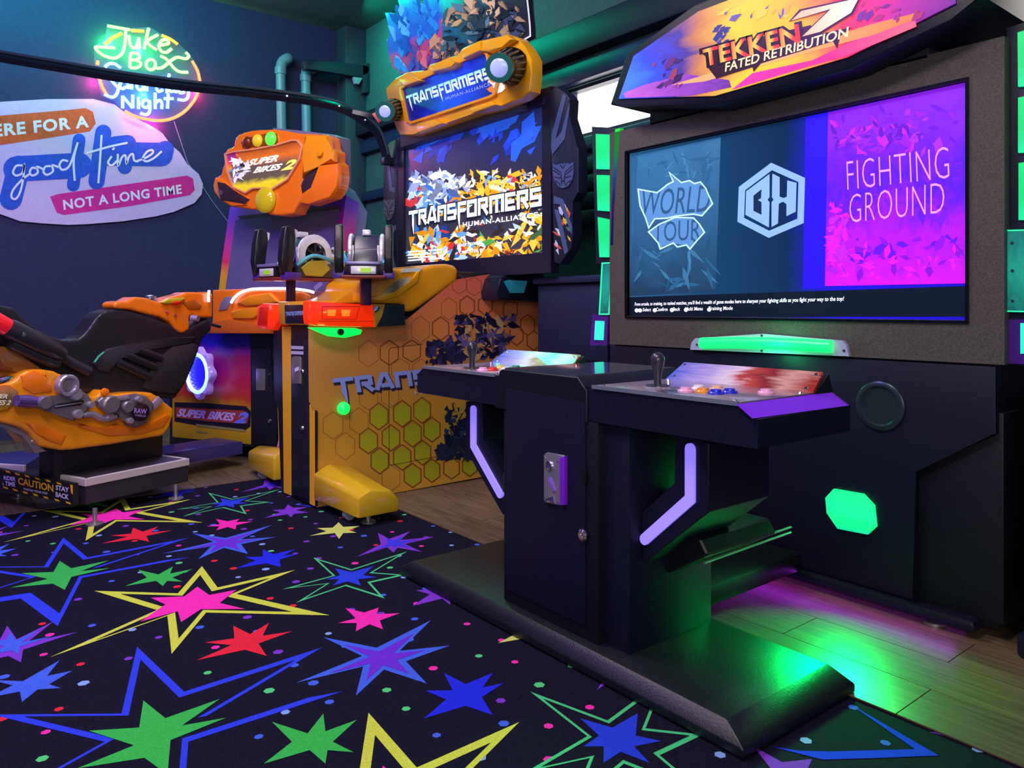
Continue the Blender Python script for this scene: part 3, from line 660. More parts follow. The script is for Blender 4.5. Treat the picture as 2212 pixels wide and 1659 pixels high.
# marquee box
mq = [(1.862, 1.50), (1.80, 1.478), (1.42, 1.405), (1.0, 1.412), (.76, 1.470), (.69, 1.50), (.72, 1.665), (1.05, 1.735), (1.5, 1.735), (1.785, 1.655)]
MQ = PLX(1.90)
mqo = slab('marquee_box', MQ, [(1.905, a, b) for a, b in mq], .32, M_blk2, fg, bev=.008)
frame_pts = [(1.814, 1.509), (1.422, 1.434), (1.007, 1.444), (.747, 1.502), (.77, 1.640), (1.06, 1.705), (1.48, 1.705), (1.746, 1.637)]
M_mqart = ramp_mat('marquee_art', 1, [(0, '#4a1880'), (.12, '#a02490'), (.25, '#e02a50'), (.40, '#d8a020'), (.55, '#e0b020'), (.68, '#a86a40'), (.76, '#3a2a80'), (.9, '#2a44d8'), (1, '#3a6cf0')], .30, 3.2, emit=.95)
art = slab('marquee_art', MQ, [(1.899, a, b) for a, b in frame_pts], .004, M_mqart, mqo)
MA = PLX(1.8985)
decal('art_streak', MA, [z7t((830, 425), (930, 345), (1210, 285), (1690, 62), (1705, 125), (1380, 262), (1180, 318))], .001, ramp_mat('art_pink', 1, [(0, '#ff5a70'), (.4, '#ff1e78'), (1, '#e02a90')], .4, 4, emit=1.0), mqo)
decal('art_streak', MA, [z7t((545, 402), (1500, 112), (1700, 62), (1712, 85), (1500, 165), (700, 385))], .0012, ramp_mat('art_tan', 1, [(0, '#f0703a'), (.5, '#e8a060'), (1, '#d09060')], .3, 5, emit=.9), mqo)
decal('art_streak', MA, [z7t((320, 440), (420, 400), (620, 350), (820, 378), (830, 412), (640, 452), (330, 462))], .0011, ramp_mat('art_violet', 1, [(0, '#5a2a90'), (.5, '#8a40b0'), (1, '#b060c0')], .6, 7, emit=.7), mqo)
shards('art_fragments', MA, [(1540, 60, 1570, 120, ['#1c2a80', '#2a3aa0']), (1400, 130, 1470, 190, ['#3a2060', '#5a2a70', '#8a3a50', '#2a1a50']), (1560, 20, 1700, 40, ['#5a4aa0', '#e8b83a', '#c09a40']), (1840, 5, 1990, 40, ['#6a2a90', '#a03070'])], 60, 14, .0013, mqo, 8, emit=.7, lean=-.8)
decal('logo_backing', MA, [z7t((680, 242), (1205, 118), (1225, 165), (1400, 128), (1345, 170), (1330, 232), (1310, 195), (970, 300), (935, 340), (930, 318), (760, 372), (720, 320), (735, 290))], .002, emat('logo_dark', '#2a1018', .5), mqo)
text_on('lettering_shadow', 'TEKKEN', MA, *z7t((700, 325), (1198, 202), (672, 232)), .0024, emat('logo_black', '#14060c', .3), mqo, shear=.2, fat=.075)
text_on('lettering', 'TEKKEN', MA, *z7t((716, 312), (1180, 196), (690, 236)), .003, ramp_mat('logo_red_gold', 1, [(0, '#d0202a'), (.35, '#e03030'), (.6, '#e0b040'), (.8, '#d09030'), (1, '#c02030')], .1, 3, emit=.9), mqo, shear=.2, fat=.03, label='red and gold title lettering')
sev = z7t((1112, 98), (1160, 52), (1432, -10), (1395, 60), (1250, 150), (1165, 172), (1300, 42))
decal('numeral', MA, [z7t((1100, 104), (1152, 44), (1445, -18), (1402, 68), (1255, 160), (1142, 186), (1284, 52))], .0026, emat('logo_dark', '#2a1018', .5), mqo)
decal('numeral', MA, [sev], .0032, ramp_mat('logo_seven', 1, [(0, '#f0d8c8'), (.5, '#f0b8a0'), (1, '#e09a80')], .3, 4, emit=.95), mqo, label='large pale numeral seven')
text_on('lettering', 'FATED RETRIBUTION', MA, *z7t((800, 340), (1395, 170), (792, 300)), .003, emat('logo_cream', '#f0d0a0', .9), mqo, shear=.3, fat=.015, label='subtitle lettering')
# side wings with lit picture panels
M_gp = ramp_mat('picture_green', 2, [(0, '#18d890'), (.5, '#12c46a'), (1, '#10d070')], .35, 4, emit=.85); M_tp = ramp_mat('picture_teal', 2, [(0, '#0c5a58'), (.5, '#14907c'), (1, '#0e6a66')], .7, 6, emit=.7)
M_pur = mat('wing_purple', '#4a1a88', .4); M_edge = mat('acrylic_edge', '#30f0a0', .3, emit='#28e8a0', es=.8)
def wing(quads, pieces, acr, small, par):
    WP = PLX(2.03)
    for q in quads: slab('wing_board', WP, q, .03, M_navy, par, bev=.003)
    for q in pieces: slab('picture_panel', WP, q, .01, M_gp, par, off=.008)
    for q in acr:
        slab('acrylic_panel', WP, q, .008, M_tp, par, off=.012); strokes_on('acrylic_edge', WP, [q], 3, .0125, M_edge, par, closed=True)
    for q, q2 in small:
        slab('frame_board', WP, q, .012, M_pur, par, off=.006); slab('picture_panel', WP, q2, .006, M_tp if 0 else mat('picture_mint', '#30e8c0', .4, emit='#30e8c0', es=.75), par, off=.01)
zW = zm(1180, 150, .37975)
wing([zW((257, 325), (420, 333), (400, 560), (380, 1000), (375, 1100), (283, 1108))], [zW((281, 367), (392, 372), (378, 568), (284, 566)), zW((286, 600), (372, 602), (368, 808), (291, 802)), zW((292, 840), (364, 855), (355, 1068), (302, 1068))], [zW((318, 1102), (376, 1100), (356, 1392), (302, 1392))], [(zW((260, 1393), (354, 1396), (346, 1570), (249, 1570)), zW((278, 1430), (328, 1432), (322, 1540), (272, 1538)))], fg)
slab('wing_edge_strip', PLX(2.0), zW((392, 340), (420, 333), (400, 600), (385, 800), (380, 1000), (366, 1000), (375, 700)), .02, ramp_mat('edge_strip', 2, [(0, '#3a1a78'), (.4, '#4a2aa0'), (.6, '#2a70c0'), (.8, '#30c060'), (1, '#28d040')], .1, 8, emit=.6), fg)
wing([[(2173, 60), (2300, 20), (2300, 800), (2172, 788)]], [[(2198, 70), (2300, 40), (2300, 180), (2199, 187)], [(2199, 211), (2300, 190), (2300, 325), (2199, 330)], [(2200, 352), (2300, 340), (2300, 476), (2200, 475)]], [[(2172, 498), (2300, 495), (2300, 675), (2172, 672)]], [([(2172, 690), (2300, 692), (2300, 790), (2172, 785)], [(2204, 698), (2300, 700), (2300, 765), (2204, 764)])], fg)
for q in ((2186, 525), (2187, 585), (2187, 650)): lathe('screw', [(0, .004), (.003, .003)], PLX(2.03).p(q, .013), (-1, 0, 0), M_scrw, fg, 8)

# ------------------------------------------------------------------ control pedestal with two player decks
cp = thing('control_pedestal', 'black two player control pedestal with joysticks and purple light strips', 'arcade controls', (1.35, 1.39, 0))
bm = bmesh.new()
lo = [(1.150, .800), (1.535, .797), (1.535, 1.99), (1.150, 2.0)]; hi = [(1.166, .846), (1.515, .846), (1.515, 1.945), (1.175, 1.945)]
rings = [[bm.verts.new((x, y, z)) for x, y in pts] for z, pts in ((.005, lo), (.022, lo), (.052, hi))]
bm.faces.new(rings[0][::-1]); bm.faces.new(rings[2])
for A, B in zip(rings, rings[1:]):
    for k in range(4): bm.faces.new((A[k], A[(k + 1) % 4], B[(k + 1) % 4], B[k]))
M_base = mat('base_black', '#12161f', .36, var=.5, scale=240, bump=.3)
bevel(bm, .002, 1); link('base', bm, M_base, cp, smooth=30)
box('column', (1.195, 1.205, .05), (1.50, 1.546, .545), M_blk, cp, bev=.006)
box('column_pilaster', (1.215, 1.13, .05), (1.50, 1.205, .56), M_blk2, cp, bev=.004)
box('rear_beam', (1.5, 1.18, .05), (1.985, 1.58, .11), M_blk, cp, bev=.02)
bm = bmesh.new(); prism_bm(bm, [(1.34, 1.02, .27), (1.34, 1.13, .20), (1.34, 1.20, .20), (1.34, 1.20, .30), (1.34, 1.04, .30)], Vector((.26, 0, 0))); bevel(bm, .004, 1)
link('rear_brace', bm, mat('brace_dark', '#0e1518', .4), cp)
for z_ in (.243, .256): tube('brace_rail', [(1.36, 1.045, z_), (1.70, 1.045, z_ + .004)], .003, M_steel, cp, 6)
CF = PLX(1.195)
dr = slab('coin_door', CF, [(1.195, 1.527, .595), (1.195, 1.24, .585), (1.195, 1.24, .085), (1.195, 1.527, .085)], .006, M_blk2, cp, off=.0, bev=.002)
dr.location.x -= .006
zC = zm(1060, 880, .3614)
cpl = slab('coin_plate', CF, zC((316, 285), (330, 270), (430, 288), (440, 300), (440, 580), (425, 588), (330, 570), (316, 555)), .006, M_steel, dr, off=.012, bev=.002)
slab('coin_plate_side', CF, zC((408, 300), (440, 292), (440, 585), (412, 588)), .010, mat('coin_purple', '#7a20d0', .3), dr, off=.016, bev=.003)
lathe('coin_lock', [(0, .011), (.004, .011), (.005, .008)], CF.p(zC((352, 348))[0], .012), (-1, 0, 0), M_chr, dr, 16)
slab('coin_slot', CF, zC((335, 425), (352, 418), (385, 500), (365, 505)), .006, mat('slot_violet', '#8060c0', .3), dr, off=.016, bev=.001)
slab('coin_return', CF, zC((325, 548), (372, 530), (378, 575), (328, 568)), .006, M_chr, dr, off=.015, bev=.001)
for q in zC((326, 300), (402, 322), (330, 560), (402, 565)): lathe('screw', [(0, .003), (.002, .002)], CF.p(q, .012), (-1, 0, 0), M_chr, dr, 8)
lathe('door_lock', [(0, .014), (.004, .014), (.007, .010), (.007, .005), (.003, .004)], CF.p((1260, 1156), .006), (-1, 0, 0), M_chr, dr, 18)
slab('key_slot', CF, zC((545, 372), (568, 372), (568, 455), (545, 455)), .003, mat('slot_black', '#05060a', .5), dr, off=.008)
# deck shell
bm = bmesh.new()
prof = [(.800, .545), (.800, .598), (.838, .622), (1.93, .622), (1.965, .598), (1.965, .545)]
prism_bm(bm, [(1.195, y, z) for y, z in prof], Vector((.325, 0, 0))); link('deck_body', bm, M_blk2, cp)
prism = bmesh.new(); prism_bm(prism, [(1.19, 1.575, .54), (1.19, 1.556, .636), (1.19, 1.545, .641), (1.19, 1.265, .641), (1.19, 1.235, .612), (1.19, 1.235, .54)], Vector((.36, 0, 0)))
bevel(prism, .002, 1); link('center_block', prism, M_blk, cp, smooth=30)
box('center_plate', (1.196, 1.272, .641), (1.545, 1.54, .6445), mat('plate_grey', '#3a4458', .08, var=.3, scale=30), cp)
decal('side_light_tint', Plane((0, -.024, .038), (1.3, .800, .598)), [[(1590, 873), (1748, 853), (1797, 848), (1834, 876), (1625, 904)]], .001, mat('purple_light_tint', '#7a2af4', .35), cp)  # purple light on the deck's side chamfer, put into its colour
M_plate = ramp_mat('deck_print', 1, [(0, '#7a6a78'), (.3, '#b09ca8'), (.5, '#4a3440'), (.7, '#a898ac'), (1, '#c0b4c8')], .8, 3.0, rough=.2, coat=.5)
M_art = ramp_mat('deck_art', 1, [(0, '#a03028'), (.2, '#d8a8a0'), (.32, '#8a2830'), (.45, '#c05048'), (.55, '#e8d8f0'), (.75, '#b0a4e8'), (1, '#5a6ae0')], .35, 3.6, rough=.25, coat=.5)
BTN = {'pink': '#f0b0e0', 'white': '#f0e8f0', 'orange': '#f09a28', 'peach': '#f0c0a0', 'blue': '#2030d8', 'red': '#e02a30', 'yellow': '#e8e070', 'green': '#40a080'}
def deck(y0, y1, stick, buttons):
    box('deck_plate', (1.198, y0, .622), (1.447, y1, .6255), M_plate, cp, bev=.0008)
    bm = bmesh.new(); prism_bm(bm, [(1.443, y0, .6255), (1.443, y1, .6255), (1.500, y1 - .01, .664), (1.500, y0 + .01, .664)], Vector((.004, 0, -.006)))
    ap = link('art_panel', bm, M_art, cp)
    bm = bmesh.new(); prism_bm(bm, [(1.447, y0, .619), (1.447, y1, .619), (1.506, y1, .66), (1.506, y0, .66)], Vector((.02, 0, -.05))); link('art_panel_back', bm, M_blk, cp)
    for yy in (y0 + .02, y1 - .02):
        for x, z in ((1.452, .632), (1.491, .658)): lathe('bolt', [(0, .0045), (.002, .0035)], (x, yy, z), (-.58, 0, .82), M_chr, ap, 8)
        for x in (1.21, 1.43): lathe('bolt', [(0, .0045), (.002, .0035)], (x, yy, .6255), (0, 0, 1), M_chr, cp, 8)
    sx, sy = stick
    js = lathe('joystick', [(0, .026), (.002, .026), (.003, .009), (.012, .0085), (.030, .0095), (.045, .0135), (.055, .0155), (.064, .0150), (.071, .0105), (.0745, .003)], (sx, sy, .6255), (0, 0, 1), mat('stick_black', '#2c2c3c', .3, coat=.3), cp, 20, sharp=60)
    lathe('dust_washer', [(0, .022), (.0015, .022)], (sx, sy, .6257), (0, 0, 1), mat('washer', '#3a3a44', .4), js, 20)
    for bx, by, c in buttons:
        b_ = lathe('button', [(0, .0165), (.003, .0165), (.0055, .0145)], (bx, by, .6255), (0, 0, 1), mat('btn_' + c, BTN[c], .3, coat=.4), cp, 18)
        lathe('button_cap', [(0, .0115), (.0035, .0112), (.0045, .009)], (bx, by, .631), (0, 0, 1), mat('btn_' + c, BTN[c], .3, coat=.4), b_, 16)
PD = PLZ(.630)
def dp(q): p = PD.p(q); return (p.x, p.y)
rb = [dp(zB(q)[0]) + (c,) for q, c in (((737, 388), 'pink'), ((828, 372), 'white'), ((858, 393), 'orange'), ((955, 377), 'peach'), ((945, 403), 'blue'), ((1040, 397), 'blue'), ((1292, 400), 'pink'))]
deck(.838, 1.222, dp((1421, 829)), rb)
z1 = zm(860, 720, .3134)
lb = [dp(z1(q)[0]) + (c,) for q, c in (((585, 248), 'pink'), ((652, 246), 'red'), ((705, 232), 'yellow'), ((742, 243), 'white'), ((812, 234), 'green'))]
deck(1.572, 1.93, dp((1020, 791)), lb)
box('edge_guard', (1.191, .84, .6185), (1.197, 1.22, .6265), mat('edge_light', '#8a94a8', .3, metal=.5), cp)
box('edge_guard', (1.191, 1.58, .6185), (1.197, 1.93, .6265), mat('edge_light', '#8a94a8', .3, metal=.5), cp)
# brackets and light strips
BR = PLX(1.25); zL = z1
outer = [BR.p(q) for q in zL((465, 470), (465, 805), (722, 1255), (727, 970), (585, 735), (585, 470))]
strip = [BR.p(q) for q in zL((525, 525), (525, 775), (708, 1105))]
YM = 1.371
M_vs = mat('strip_violet', '#a090ff', .35, emit='#8f7cff', es=.75)
for mirror in (0, 1):
    mv = lambda p: Vector((p.x, 2 * YM - p.y, p.z)) if mirror else p.copy()
    bm = bmesh.new(); prism_bm(bm, [mv(p) for p in outer], Vector((.21, 0, 0))); bevel(bm, .002, 1); bk = link('bracket', bm, M_blk2, cp, smooth=30)
    bm = bmesh.new(); st = [mv(p) for p in strip]
    pts2 = [(p.y, p.z) for p in st]; w_ = .0235
    # rounded strip outline
    def offs(sgn):
        d1 = (Vector(pts2[1]) - Vector(pts2[0])).normalized(); d2 = (Vector(pts2[2]) - Vector(pts2[1])).normalized()
        n1 = Vector((-d1.y, d1.x)) * sgn; n2 = Vector((-d2.y, d2.x)) * sgn; m_ = (n1 + n2).normalized(); k = 1 / m_.dot(n1)
        return [Vector(pts2[0]) + n1 * w_ / 2, Vector(pts2[1]) + m_ * k * w_ / 2, Vector(pts2[2]) + n2 * w_ / 2], d1, d2, n1, n2
    (L_, d1, d2, n1, n2) = offs(1); (R_, _, _, _, _) = offs(-1)
    cap2 = [Vector(pts2[2]) + (n2 * math.cos(t * math.pi / 6) + d2 * math.sin(t * math.pi / 6)) * w_ / 2 for t in range(1, 6)]
    cap1 = [Vector(pts2[0]) + (-n1 * math.cos(t * math.pi / 6) - d1 * math.sin(t * math.pi / 6)) * w_ / 2 for t in range(1, 6)]
    outl = L_ + cap2 + R_[::-1] + cap1
    prism_bm(bm, [(1.244, p.x, p.y) for p in outl], Vector((.01, 0, 0))); link('light_strip', bm, M_vs, bk)
# yellow sticky card reflected green on the centre plate
# ------------------------------------------------------------------ neighbouring dark cabinet at the right edge
nb = thing('arcade_cabinet', 'plain dark cabinet at the right edge beside the fighting game', 'arcade machine', (2.35, .3, 0))
box('body', (1.99, -.35, .06), (2.55, .64, .60), M_blk, nb, bev=.01)
box('base', (1.97, -.36, .005), (2.56, .65, .06), M_blk2, nb, bev=.012)
box('front_panel', (1.975, -.30, .12), (1.99, .60, .30), M_blk2, nb, bev=.004)
box('front_panel', (1.975, -.30, .34), (1.99, .60, .57), M_blk2, nb, bev=.004)
# dark console between gun game and fighting game
dk = thing('console_cabinet', 'dark blue console cabinet between gun game and fighting game', 'cabinet', (2.45, 2.45, 0))
box('body', (2.2, 2.12, .02), (2.70, 2.60, .90), mat('console_navy', '#101a3a', .5, var=.3, scale=90), dk, bev=.012)
box('top_cap', (2.18, 2.10, .90), (2.71, 2.61, .93), mat('console_navy2', '#16224a', .45), dk, bev=.008)
for z0, z1_ in ((.06, .30), (.32, .56), (.58, .87)): box('front_panel', (2.188, 2.15, z0), (2.2, 2.57, z1_), mat('console_navy3', '#121c40', .5, var=.3, scale=70), dk, bev=.004)
# ------------------------------------------------------------------ gun game
zG = zm(800, 0, .36172); zH = zm(820, 0, .18081); zF = zm(500, 460, .22604); zQ2 = zm(560, 660, .28944)
gg = thing('gun_game_cabinet', 'honeycomb orange gun game cabinet with yellow marquee frame and big lit screen', 'arcade machine', (1.85, 3.07, 0))
M_yel = mat('plastic_yellow', '#eaaa14', .32, coat=.5); M_yel2 = mat('plastic_amber', '#e29a12', .3, coat=.6); M_ystripe = mat('stripe_yellow', '#f0b020', .5)
M_gblk = mat('gun_cab_black', '#14121f', .45, var=.3, scale=140)
box('body', (1.30, 2.87, .02), (2.44, 3.28, .76), M_gblk, gg, bev=.004)
box('rear_body', (1.75, 2.87, .70), (2.44, 3.28, .96), M_gblk, gg, bev=.004)
GF = PLX(1.265)
col_ = slab('front_column', GF, [(590, 703), (668, 703), (669, 868), (680, 890), (680, 1094), (607, 1063), (601, 880), (592, 862)], .012, M_gblk, gg, bev=.003)
slab('stripe', GF, [(609, 705), (627, 706), (628, 1070), (613, 1064)], .003, M_ystripe, col_, off=.003)
slab('stripe', GF, [(668.5, 874), (678.5, 890), (679, 1093), (669, 1088)], .003, M_ystripe, col_, off=.003)
cd = slab('coin_door', GF, [(628, 733), (664, 735), (667, 1080), (630, 1068)], .004, mat('door_black', '#1a1a2a', .4, var=.2, scale=120), col_, off=.004, bev=.002)
for y in (750, 761): slab('label_strip', GF, [(628.5, y - 3), (655, y - 2), (655, y + 5), (629, y + 4)], .001, mat('label_lilac', '#c0bce0', .5), cd, off=.006)
slab('coin_plate', GF, [(630, 773), (634, 770), (646, 770), (648, 774), (648, 829), (630, 829)], .006, M_steel, cd, off=.010, bev=.001)
slab('coin_slot', GF, [(636, 796), (644, 792), (644, 800), (637, 804)], .002, mat('slot_white', '#e0e0ff', .2), cd, off=.012)
for q in ((654, 803), (654, 925)): lathe('lock', [(0, .011), (.006, .009)], GF.p(q, .006), (-1, 0, 0), M_chr, cd, 12)
# printed side panel
GS = PLY(2.864)
M_side = ramp_mat('side_print', 2, [(0, '#d8a23a'), (.3, '#c8962e'), (.55, '#d08a45'), (.8, '#d8784a'), (1, '#d85a58')], .18, 1.5, rough=.45)
sp_ = slab('side_panel', GS, [(667, 700), (880, 690), (985, 604), (1085, 588), (1166, 590), (2.442, 2.864, .45), (2.442, 2.864, .015), (684, 1096), (684, 900), (668.5, 868)], .006, M_side, gg)
zK = zm(540, 560, .37373)
def hexa(cx, cy, rx, ry): return [(cx + rx * math.sin(t * math.pi / 3), cy - ry * math.cos(t * math.pi / 3)) for t in range(6)]
HX = [(745, 908, 60, 78, 1), (880, 893, 58, 78, 1), (995, 873, 56, 75, 1), (815, 1032, 58, 76, 1), (940, 1008, 58, 78, 1), (1052, 985, 54, 72, 1), (685, 1050, 60, 74, 1), (880, 1145, 58, 74, 1), (998, 1118, 54, 72, 1), (750, 1165, 58, 76, 1), (940, 1250, 56, 70, 1), (1052, 1222, 52, 68, 1), (1165, 1208, 52, 62, 0), (630, 935, 62, 78, 2), (480, 960, 66, 80, 2), (550, 1080, 64, 80, 2), (815, 1265, 60, 76, 2), (685, 800, 60, 70, 2), (810, 790, 58, 66, 2),
      (685, 545, 64, 78, 2), (805, 540, 60, 72, 0), (935, 530, 58, 64, 0), (985, 405, 60, 78, 2), (1102, 400, 54, 68, 0), (1150, 285, 50, 66, 2), (1255, 270, 48, 60, 0), (1360, 265, 46, 58, 0), (1295, 155, 48, 55, 2), (1400, 155, 46, 55, 2), (1210, 145, 46, 55, 2), (1505, 290, 46, 60, 0), (1605, 380, 46, 60, 0), (1640, 470, 44, 56, 0), (870, 640, 60, 66, 2), (990, 640, 58, 64, 2), (1540, 440, 44, 58, 0), (1270, 1195, 48, 60, 1)]
decal('honeycomb_fill', GS, [zK(*hexa(a, b, rx * .92, ry * .92)) for a, b, rx, ry, k in HX if k == 1], .0006, ramp_mat('honeycomb_lime', 2, [(0, '#b8b020'), (.5, '#a8b020'), (1, '#b09a28')], .1, 2, rough=.45), sp_)
strokes_on('honeycomb_lines', GS, [zK(*hexa(a, b, rx, ry)) for a, b, rx, ry, k in HX if k != 2], 2.6, .0009, mat('honeycomb_line', '#8a4a24', .5), sp_, closed=True)
strokes_on('honeycomb_thin_lines', GS, [zK(*hexa(a, b, rx, ry)) for a, b, rx, ry, k in HX if k == 2], 1.0, .0009, mat('honeycomb_line_thin', '#8a5030', .5), sp_, closed=True)
strokes_on('hatch_outline', GS, [zK((1000, 490), (815, 512), (803, 525), (805, 1185), (820, 1190), (1110, 1135))], 1.2, .001, mat('hatch_line', '#3a2010', .6), sp_)
shards('panel_art', GS, [(985, 680, 1110, 775, ['#2a2450', '#4a3a80', '#c09060', '#1a1838', '#6a5aa0']), (920, 740, 1000, 785, ['#1f1a3a', '#3a3470', '#2a2450']), (965, 880, 1010, 980, ['#1a2440', '#2a3a60', '#b0903a', '#141a30']), (950, 960, 1015, 990, ['#1a2440', '#243050']), (990, 690, 1090, 780, ['#2a2450', '#c8a070', '#8a6a50', '#4a4090', '#1a1838'])], 520, 14, .0012, sp_, 11)
title_on('lettering', 'TRANSFORMERS', GS, (728, 853), (1170, 800), (722, 818), .004, mat('title_blue_violet', '#95a2ff', .35), sp_, weight=.26, label='blue block title lettering on the side')
title_on('lettering_shadow', 'TRANSFORMERS', GS, (731, 858), (1174, 806), (725, 823), .0018, mat('title_shadow', '#2a1c3a', .6), sp_, weight=.32)
text_on('lettering', 'HUMAN ALLIANCE', GS, (896, 853), (1100, 838), (896, 843), .004, mat('title_grey', '#c8c0d8', .4), sp_)
lathe('button_lamp', [(0, .026), (.012, .026), (.026, .018), (.03, .004)], GS.p((741, 882)), (0, -1, 0), mat('lamp_green2', '#20ff60', .2, emit='#10f060', es=1.0), gg, 18, sharp=70)
# feet
M_foot = mat('foot_yellow', '#d8b020', .25, coat=.6)
for s_, y0, y1 in ((1, 2.86, 2.50), (-1, 3.28, 3.64)):
    bm = bmesh.new(); P = [(1.26, .035), (1.455, .035), (1.455, .10), (1.42, .15), (1.32, .172), (1.26, .14)]
    A = [bm.verts.new((x, y0, z)) for x, z in P]; B = [bm.verts.new((1.355 + (x - 1.355) * .86, y1, .035 + (z - .035) * .72)) for x, z in P]
    bm.faces.new(A); bm.faces.new(B[::-1])
    for k in range(6): bm.faces.new((A[k], B[k], B[(k + 1) % 6], A[(k + 1) % 6]))
    bevel(bm, .01, 2); ft = link('foot', bm, M_foot, gg, smooth=40)
    lathe('leveler', [(0, .028), (.006, .028), (.008, .009), (.036, .009)], (1.34, y1 + s_ * .05, .001), (0, 0, 1), M_steel, ft, 14)
    lathe('caster', [(-.012, .022), (.012, .022)], (1.30, y1 + s_ * .13, .023), (0, 1, 0), mat('caster_grey', '#8a90a8', .4), ft, 16)
# control deck with red lamp housings
box('deck', (1.245, 2.80, .735), (1.60, 3.38, .806), M_yel2, gg, bev=.02, seg=3)
DF = PLX(1.238)
fp = slab('logo_frame', DF, [(600, 652), (663, 650), (664, 703), (604, 701)], .02, M_yel, gg, bev=.006)
slab('logo_plate', DF, [(614, 659), (660, 658), (660, 699), (616, 699)], .004, mat('plate_dark', '#1c1830', .35), fp, off=.004, bev=.002)
title_on('lettering', 'TRANSFORMERS', DF, (617, 682), (659, 680), (617, 674), .0045, mat('plate_letters', '#8ab0e8', .3), fp, weight=.25)
M_red = mat('lamp_red', '#ff3a10', .2, emit='#ff2a00', es=.55, coat=.6); M_red2 = mat('lamp_red_lit', '#ff7a20', .25, emit='#ff7a20', es=.9)
M_red3 = mat('lamp_red_groove', '#c81c08', .3, emit='#c01000', es=.25)
lm = slab('lamp_housing', DF, [(556, 662), (566, 655), (604, 657), (603, 690), (595, 701), (588, 714), (553, 706)], .06, M_red, gg, bev=.008)
slab('lamp_lens', DF, [(561, 664), (578, 662), (576, 704), (556, 702)], .004, M_red3, lm, off=.004, bev=.002)
DS = PLY(2.785)
lm = slab('lamp_housing', DS, zF((735, 850), (760, 835), (830, 870), (1350, 870), (1372, 1092), (825, 1082), (745, 1060), (735, 1000)), .05, M_red, gg, bev=.008)
strokes_on('lamp_groove', DS, [zF((870, 895), (1225, 895), (1190, 1015), (865, 1015))], 2.2, .001, M_red3, lm, closed=True)
for q in (zF((922, 925), (1002, 925), (995, 985), (925, 985)), zF((1055, 925), (1140, 925), (1130, 988), (1060, 988))): slab('lamp_lens', DS, q, .004, M_red2, lm, off=.004, bev=.002)
strokes_on('lamp_groove', DS, [zF((830, 1035), (1350, 1035))], 2, .001, M_red3, lm)
slab('chevron', DS, zF((1372, 1092), (1352, 870), (1475, 872), (1440, 985), (1392, 1088)), .05, mat('chevron_ochre', '#b8882a', .4), gg, bev=.003)
slab('deck_end', DS, zF((1475, 872), (1655, 872), (1662, 1072), (1395, 1088), (1445, 985)), .05, mat('deck_end_dark', '#1a2434', .4), gg, bev=.003)
slab('chrome_badge', DS, zF((1355, 920), (1385, 890), (1420, 900), (1410, 930), (1370, 955)), .006, M_chr, gg, off=.006, bev=.002)
gl = slab('under_lamp', PLY(2.80), zF((750, 1095), (860, 1095), (1190, 1100), (1255, 1120), (1240, 1160), (1090, 1195), (950, 1180), (850, 1140)), .03, mat('lamp_green3', '#10ff60', .2, emit='#08f050', es=1.1), gg, bev=.006)
lathe('lamp_sensor', [(0, .014), (.008, .013)], PLY(2.80).p(zF((1040, 1138))[0]), (0, -1, 0), mat('sensor_black', '#0a1410', .3), gl, 12)
spot('under_lamp_glow', PLY(2.70).p((735, 735)), .12, (.05, 1, .2), .02)
CW = PLY(2.86)
cw = slab('cowl', CW, zF((1310, 720), (1330, 650), (1450, 590), (1545, 535), (1850, 520), (1950, 490), (2060, 485), (2130, 497), (2168, 545), (2165, 640), (1900, 830), (1740, 940), (1660, 952), (1655, 872), (1440, 865), (1310, 860)), .44, M_yel2, gg)
soft(cw, .009, 8)
slab('cowl_insert', CW, zF((1418, 792), (1520, 690), (1620, 625), (1722, 612), (1700, 660), (1560, 760)), .004, ramp_mat('insert_print', 0, [(0, '#c8b890'), (.5, '#6a6050'), (1, '#d8d0b8')], .8, 12), cw, off=.003)
slab('cowl_rib', CW, zF((1330, 800), (1420, 798), (1560, 765), (1730, 650), (1770, 560), (1800, 560), (1780, 660), (1600, 800), (1440, 835), (1330, 838)), .01, M_yel, cw, off=.008, bev=.004)
slab('cowl', PLY(3.0), zF((985, 838), (1090, 800), (1190, 720), (1240, 690), (1320, 640), (1320, 860), (985, 860)), .3, M_yel2, gg, bev=.01)
slab('cowl_label', CW, zF((1640, 530), (1825, 525), (1800, 560), (1620, 570)), .003, mat('label_pale', '#cfe0e0', .4), cw, off=.003)

KP = PLY(2.74)
ms = slab('reader_hood', KP, zK((1425, 195), (1450, 110), (1475, 85), (1700, 75), (1700, 240), (1670, 245), (1435, 235)), .12, mat('reader_black', '#10142a', .3), gg, bev=.012)
slab('reader_window', KP, zK((1472, 128), (1500, 120), (1605, 125), (1585, 195), (1510, 195)), .01, mat('reader_teal', '#1f6f88', .25, emit='#1f6f88', es=.3), ms, off=.012, bev=.003)
